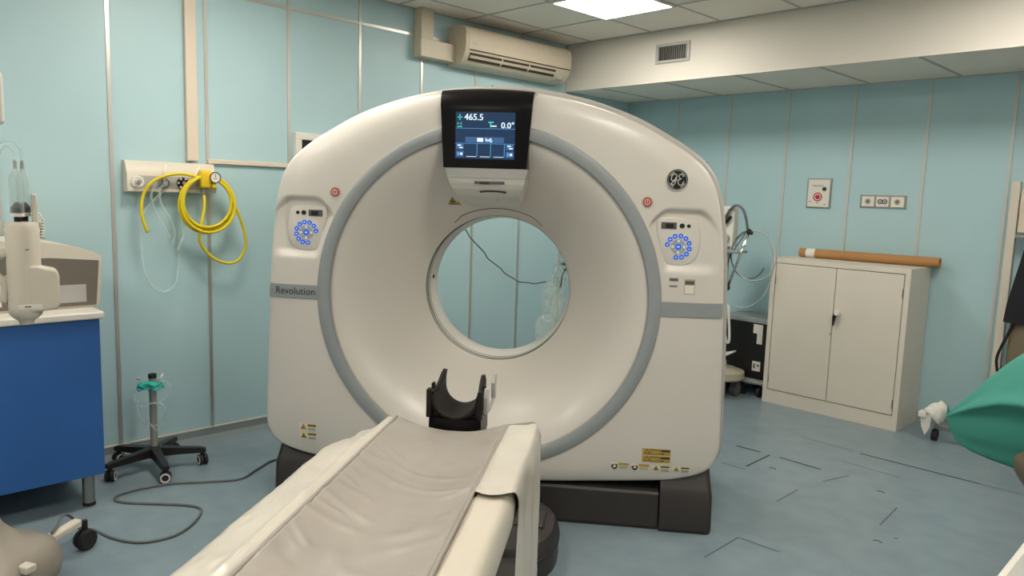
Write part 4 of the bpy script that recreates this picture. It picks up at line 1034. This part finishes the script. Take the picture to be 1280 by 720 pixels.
# cardboard tube
ctb = thing('cardboard_tube', 'long brown cardboard tube with white tape band lying on the cabinet', 'tube', (0, 0, 0))
p0 = Vector((-2.665, 5.870, 1.186)); p1 = Vector((-1.655, 5.905, 1.186))
d = (p1 - p0).normalized()
g = MB(); g.ring(p0, p1, .036, .031, 36); g.build('tube_body', 'card', ctb, autos=40)
g = MB(); g.cyl(p0 + d * .02, p1 - d * .02, .0308, n=36); g.build('tube_inside', 'cardin', ctb, autos=40)
g = MB(); g.ring(p0 + d * .055, p0 + d * .125, .0367, .0358, 36); g.build('tape_band', 'paper', ctb, autos=40)

# ------------------------------------------------------------------ equipment between gantry and cabinet
ub = thing('black_equipment_case', 'black wheeled equipment case with white labels left of the cream cabinet', 'case', (-2.97, 5.64, 0))
MB().bbox(-.20, .205, 0, .30, .150, .600, .006, 2).build('case_body', 'black', ub)
MB().bbox(-.21, .210, -.012, .31, .600, .640, .006, 2).build('case_lid', 'ggrey', ub)
g = MB(); g.box(.070, .152, -.002, 0, .515, .590); g.box(.105, .152, -.002, 0, .430, .516); g.build('white_label', 'paper', ub)
g = MB(); g.box(.080, .150, -.002, 0, .205, .285); ll = g.build('white_label', 'paper', ub)
g = MB(); g.box(.09, .105, -.003, -.002, .225, .265); g.box(.12, .14, -.003, -.002, .245, .260); g.build('label_print', 'inkgrey', ub)
MB().bbox(-.20, .23, -.06, .28, .105, .135, .01, 2).build('wheel_frame', 'ggrey', ub)
g = MB(); g.box(-.15, .15, .02, .22, .13, .152); g.build('case_riser', 'gdark', ub)
for x in (-.13, .03, .17):
    for y in (-.02, .22):
        g = MB(); g.cyl((x - .012, y, .04), (x + .012, y, .04), .04, n=20); g.cyl((x, y, .04), (x, y, .11), .010, n=8); g.build('caster', 'rubber', ub, autos=40)
# medical pump stand
ps = thing('pump_stand', 'grey wheeled medical stand with white pump and jointed arm behind the gantry', 'stand', (-3.075, 5.46, 0))
YO = -.0
MB().bbox(-.14, .048, -.03, .05, 1.215, 1.535, .010, 2).build('pump_box', 'paper', ps)
pb = bpy.data.objects['pump_box']
g = MB(); g.cyl((.0, -.03, 1.285), (.0, -.055, 1.285), .026, n=24); g.build('pump_knob', 'socket', ps, autos=40)
g = MB(); g.box(-.01, .035, -.0315, -.03, 1.505, 1.512); g.build('pump_print', 'inkgrey', ps)
MB().bbox(-.16, .120, -.07, .10, 1.165, 1.190, .008, 2).build('tray', 'ggrey', ps)
g = MB(); g.cyl((-.005, .0, .12), (-.005, .0, 1.215), .018, n=20); g.build('pole', 'steel', ps, autos=40)
g = MB(); g.cyl((.04, -.04, .90), (.185, -.03, 1.335), .012, n=14); g.build('jointed_arm', 'chrome', ps, True)
g = MB(); g.sphere((.185, -.03, 1.345), .022); g.sphere((.035, -.04, .885), .024); g.sphere((.205, -.03, 1.335), .016); g.build('arm_joint', 'black', ps, True)
g = MB(); g.cyl((.0, -.0, .86), (.035, -.04, .885), .016, n=12); g.build('pole_clamp', 'steel', ps, autos=40)
g = MB(); g.tube([(-.055, -.045, 1.36), (-.02, -.05, 1.44), (.03, -.05, 1.52), (.08, -.05, 1.545), (.135, -.05, 1.51), (.165, -.045, 1.43), (.175, -.035, 1.36)], .0105, 10, 6); g.build('corrugated_hose', 'greycable', ps, True)
g = MB(); g.tube([(-.055, -.045, 1.36), (.0, -.048, 1.42), (.03, -.048, 1.46)], .014, 10, 3); g.build('hose_end', 'black', ps, True)
def ring_pts(cx, cz, rx, rz, a0, a1, y, n=20): return [(cx + rx * cos(radians(a0 + (a1 - a0) * k / n)), y, cz + rz * sin(radians(a0 + (a1 - a0) * k / n))) for k in range(n + 1)]
g = MB(); g.tube(ring_pts(.225, 1.155, .185, .195, 120, -130, .0), .0052, 8, 3); g.build('cable_loop', 'palecable', ps, True)
g = MB(); g.tube(ring_pts(.175, 1.16, .155, .19, 80, 330, .015), .0052, 8, 3); g.build('cable_loop', 'greycable', ps, True)
g = MB(); g.tube(ring_pts(.12, 1.08, .255, .35, 60, -100, .03), .0045, 8, 3); g.build('cable_loop', 'palecable', ps, True)
g = MB(); g.tube([(.155, -.02, 1.34), (.06, -.02, 1.25), (.02, -.02, 1.10), (.0, -.02, 1.0), (.04, -.02, 1.15), (.16, -.02, 1.34)], .0045, 8, 5); g.build('cable_loop', 'greycable', ps, True)
g = MB(); g.tube([(.01, -.03, .72), (.055, -.04, .74), (.07, -.05, .68), (.09, -.05, .48), (.07, -.05, .45), (.04, -.05, .55), (.01, -.03, .65)], .010, 8, 6); g.build('white_hose', 'paper', ps, True)
g = MB(); g.prism([(-.02, .295), (.06, .33), (.13, .372), (.13, .385), (.05, .360), (-.02, .335)], 'y', -.06, .0); g.build('foot_lever', 'paper', ps)
g = MB(); g.bbox(-.12, .03, -.08, .06, .225, .285, .02, 3); g.build('lower_block', 'paper', ps, autos=40)
V = []
g = MB(); g.lathe([(.0001, .0), (.19, .0), (.20, .01), (.195, .06), (.12, .085), (.0001, .09)], (0, -.01, .145), 'z', 40); g.build('base_disc', 'socket', ps, True, 40)
for a in (-60, 20, 110, 190):
    x, y = .12 * cos(radians(a)) + .01, .12 * sin(radians(a)); g = MB(); g.cyl((x - .025, y, .045), (x + .025, y, .045), .045, n=20); g.cyl((x, y, .045), (x, y, .15), .012, n=8); g.box(x - .03, x + .03, y - .035, y + .035, .06, .145)
    g.build('caster', 'inkgrey', ps, autos=40)

# ------------------------------------------------------------------ right side: rack, coat, trolley foot, draped seat, trolley corner
rk = thing('white_coat_rack', 'tall white upright rack frame against the back wall at far right', 'rack', (-1.235, 5.86, 0))
MB().bbox(-.026, .026, -.02, .03, 0, 1.765, .004, 2).build('post', 'cream', rk)
MB().bbox(.66, .71, -.02, .03, 0, 1.765, .004, 2).build('post', 'cream', rk)
MB().bbox(.032, .655, -.01, .02, 1.43, 1.715, .004, 2).build('top_panel', 'trunk', rk)
MB().bbox(.026, .66, -.03, .04, 1.395, 1.415, .003, 2).build('rail', 'steel', rk)
MB().bbox(.026, .66, -.01, .02, .25, .28, .003, 2).build('rail', 'cream', rk)
ct_ = thing('black_coat', 'black coat hanging from the white rack at the right edge', 'coat', (-1.235, 5.78, 0))
def coat(i, j):
    t = j / 20; a = 2 * pi * i / 40; xl = lerp_table([(0, .150), (.15, .105), (.5, .070), (.8, .040), (1, .030)], t); xr = .52
    cx = (xl + xr) / 2; hwid = (xr - xl) / 2 * (1 if t > .02 else .4)
    return (cx + hwid * cos(a) * (1 + .02 * sin(a * 6)), -.01 + (.045 + .01 * sin(a * 7)) * sin(a) , 1.44 - .60 * t)
V, F = grid(40, 21, coat, True); emit('coat_body', V, F, 'coat', ct_, True)
g = MB(); g.tube([(.27, 0, 1.43), (.29, .0, 1.47), (.31, .05, 1.45), (.30, .08, 1.42)], .006, 8, 4); g.build('hanging_loop', 'coat', ct_, True)
bgx = thing('brown_bag', 'brown shoulder bag with black strap hanging under the black coat', 'bag', (-1.235, 5.80, 0))
MB().bbox(.065, .50, -.03, .04, .30, .86, .02, 3).build('bag_body', 'brown', bgx, autos=40)
g = MB(); g.tube([(.10, -.045, .86), (.06, -.045, .74), (.02, -.045, .60), (.03, -.035, .50)], .009, 8, 4); g.build('strap', 'coat', bgx, True)
# trolley foot wrapped in plastic
tf = thing('trolley_base_rail', 'low grey metal trolley rail on casters near the skirting at right', 'trolley', (-1.49, 5.55, 0))
MB().bbox(.0, .95, -.02, .02, .085, .115, .004, 2).build('rail', 'steel', tf)
for x in (.01, .90):
    g = MB(); g.cyl((x - .015, 0, .04), (x + .015, 0, .04), .04, n=24); g.cyl((x, 0, .05), (x, 0, .095), .012, n=10); g.build('caster', 'rubber', tf, autos=40)
wp = thing('white_plastic_roll', 'crumpled white plastic roll resting on the low trolley rail by the cabinet', 'roll', (-1.49, 5.55, 0))
def roll(i, j):
    a = 2 * pi * i / 32; t = j / 14; r_ = (.070 + .012 * nz3(a * 1.0, t * 3, 1.6)) * (1 - .35 * t * t)
    c = Vector((-.015, -.04, .165)) + Vector((.075, .05, .085)) * t
    dr = Vector((.60, .40, .68)).normalized(); u = dr.orthogonal().normalized(); w = dr.cross(u)
    q = c + u * r_ * cos(a) + w * r_ * sin(a) * .8; q.z = max(q.z, .116 + .0 * t); return q
V, F = grid(32, 15, roll, True)
F.append([i * 15 for i in range(32)]); F.append([i * 15 + 14 for i in range(32)])
emit('roll_body', V, F, 'paper', wp, True, autos=50)
MB().bbox(-.080, -.030, -.10, -.03, .165, .205, .006, 2).build('roll_end', 'paper', wp)
g = MB(); g.prism([(-.07, .185), (.0, .19), (-.005, .10), (-.03, .045), (-.055, .10)], 'y', -.085, -.078); g.build('loose_flap', 'paper', wp)
# green draped seat
gs = thing('padded_stool', 'brown padded stool on round base mostly hidden under the green drape', 'stool', (-.46, 3.02, 0), atan2(.18, .98))
g = MB(); g.lathe([(.0001, 0), (.19, 0), (.19, .02), (.06, .04), (.035, .06), (.035, .46), (.09, .52), (.20, .66), (.235, .72), (.24, .76), (.22, .80), (.0001, .80)], (.13, 0, 0), 'z', 40); g.build('stool_body', 'brown', gs, True, 45)
gd = thing('green_drape', 'green surgical cloth bulging over the stool at the right edge', 'drape', (-.76, 2.965, 0), atan2(.18, .98))
UP = [(0, .835), (.02, .866), (.056, .907), (.103, .969), (.148, 1.021), (.18, 1.056), (.21, 1.082), (.26, 1.108), (.35, 1.13), (.5, 1.13), (.7, 1.09), (.9, .98)]
RD = [(0, .833), (.045, .875), (.088, .908), (.155, .947), (.21, .961), (.35, .97), (.5, .97), (.9, .90)]
LO = [(0, .828), (.010, .800), (.018, .783), (.039, .752), (.088, .731), (.15, .720), (.21, .714), (.30, .70), (.5, .68), (.9, .72)]
def dr(i, j):
    x = .9 * (i / 50) ** 1.3; w = .30 * min(1, (x / .35)) ** .8; zu, zr, zl = lerp_table(UP, x), lerp_table(RD, x), lerp_table(LO, x)
    key = [(.62 * w, zl + .05), (.72 * w, (zl + zu) / 2), (.5 * w, zu - .05 * (zu - zl)), (0, zu), (-.35 * w, zu - .12 * (zu - zl)), (-.68 * w, zr + .1 * (zu - zr)), (-.80 * w, zr - .02 * (zu - zl)), (-.66 * w, zr - .30 * (zr - zl)), (-.48 * w, zl + .30 * (zr - zl)), (-.34 * w, zl), (0, zl + .02)]
    q = smooth_path([Vector((0, a, b)) for a, b in key], 5, True); p = q[j % len(q)]
    k_ = .016 * nz3(x * 1.0, j * .09, 2.4) * min(1, x / .1)
    return (x, p.y + k_, p.z + k_ * .6)
V, F = grid(51, 56, dr); F.append([50 * 56 + j for j in range(55)])
emit('drape_cloth', V, F, 'green', gd, True)
# white trolley corner at lower right
tr = thing('white_trolley', 'corner of a white flat topped trolley at the bottom right', 'trolley', (-.36, 2.45, 0))
MB().bbox(0, .62, -1.10, 0, .715, .752, .008, 3).build('top', 'top', tr)
MB().bbox(.03, .59, -1.07, -.03, .20, .714, .006, 2).build('body', 'top', tr)
MB().bbox(.018, .60, -1.082, -.018, .7525, .757, .002, 1).build('mat', 'glip', tr)
for x, y in ((.07, -.07), (.55, -.07), (.07, -1.03), (.55, -1.03)):
    g = MB(); g.cyl((x - .012, y, .045), (x + .012, y, .045), .045, n=20); g.cyl((x, y, .05), (x, y, .205), .012, n=10); g.build('caster', 'rubber', tr, autos=40)

# ------------------------------------------------------------------ camera, world
R0 = Vector((0.69865775, 0.71476645, 0.03140487)); R1v = Vector((0.11058145, -0.06451359, -0.99177101)); R2 = Vector((-0.7068586, 0.6963813, -0.12411283))
cam = bpy.data.cameras.new('camera'); co = bpy.data.objects.new('camera', cam); COL.objects.link(co)
cam.sensor_width = 36; cam.sensor_fit = 'HORIZONTAL'; cam.lens = 934.61 / 1280 * 36; cam.clip_start = .02
mm = Matrix((R0, -R1v, -R2)).transposed().to_4x4(); mm.translation = Vector((0, 0, 1.575)); co.matrix_world = mm
bpy.context.scene.camera = co
w = bpy.data.worlds.new('world'); bpy.context.scene.world = w; w.use_nodes = True
w.node_tree.nodes['Background'].inputs[0].default_value = (.9, .95, 1, 1); w.node_tree.nodes['Background'].inputs[1].default_value = .05
vs = bpy.context.scene.view_settings; vs.view_transform = 'Standard'; vs.look = 'None'; vs.gamma = 1; vs.exposure = .10; vs.use_curve_mapping = False
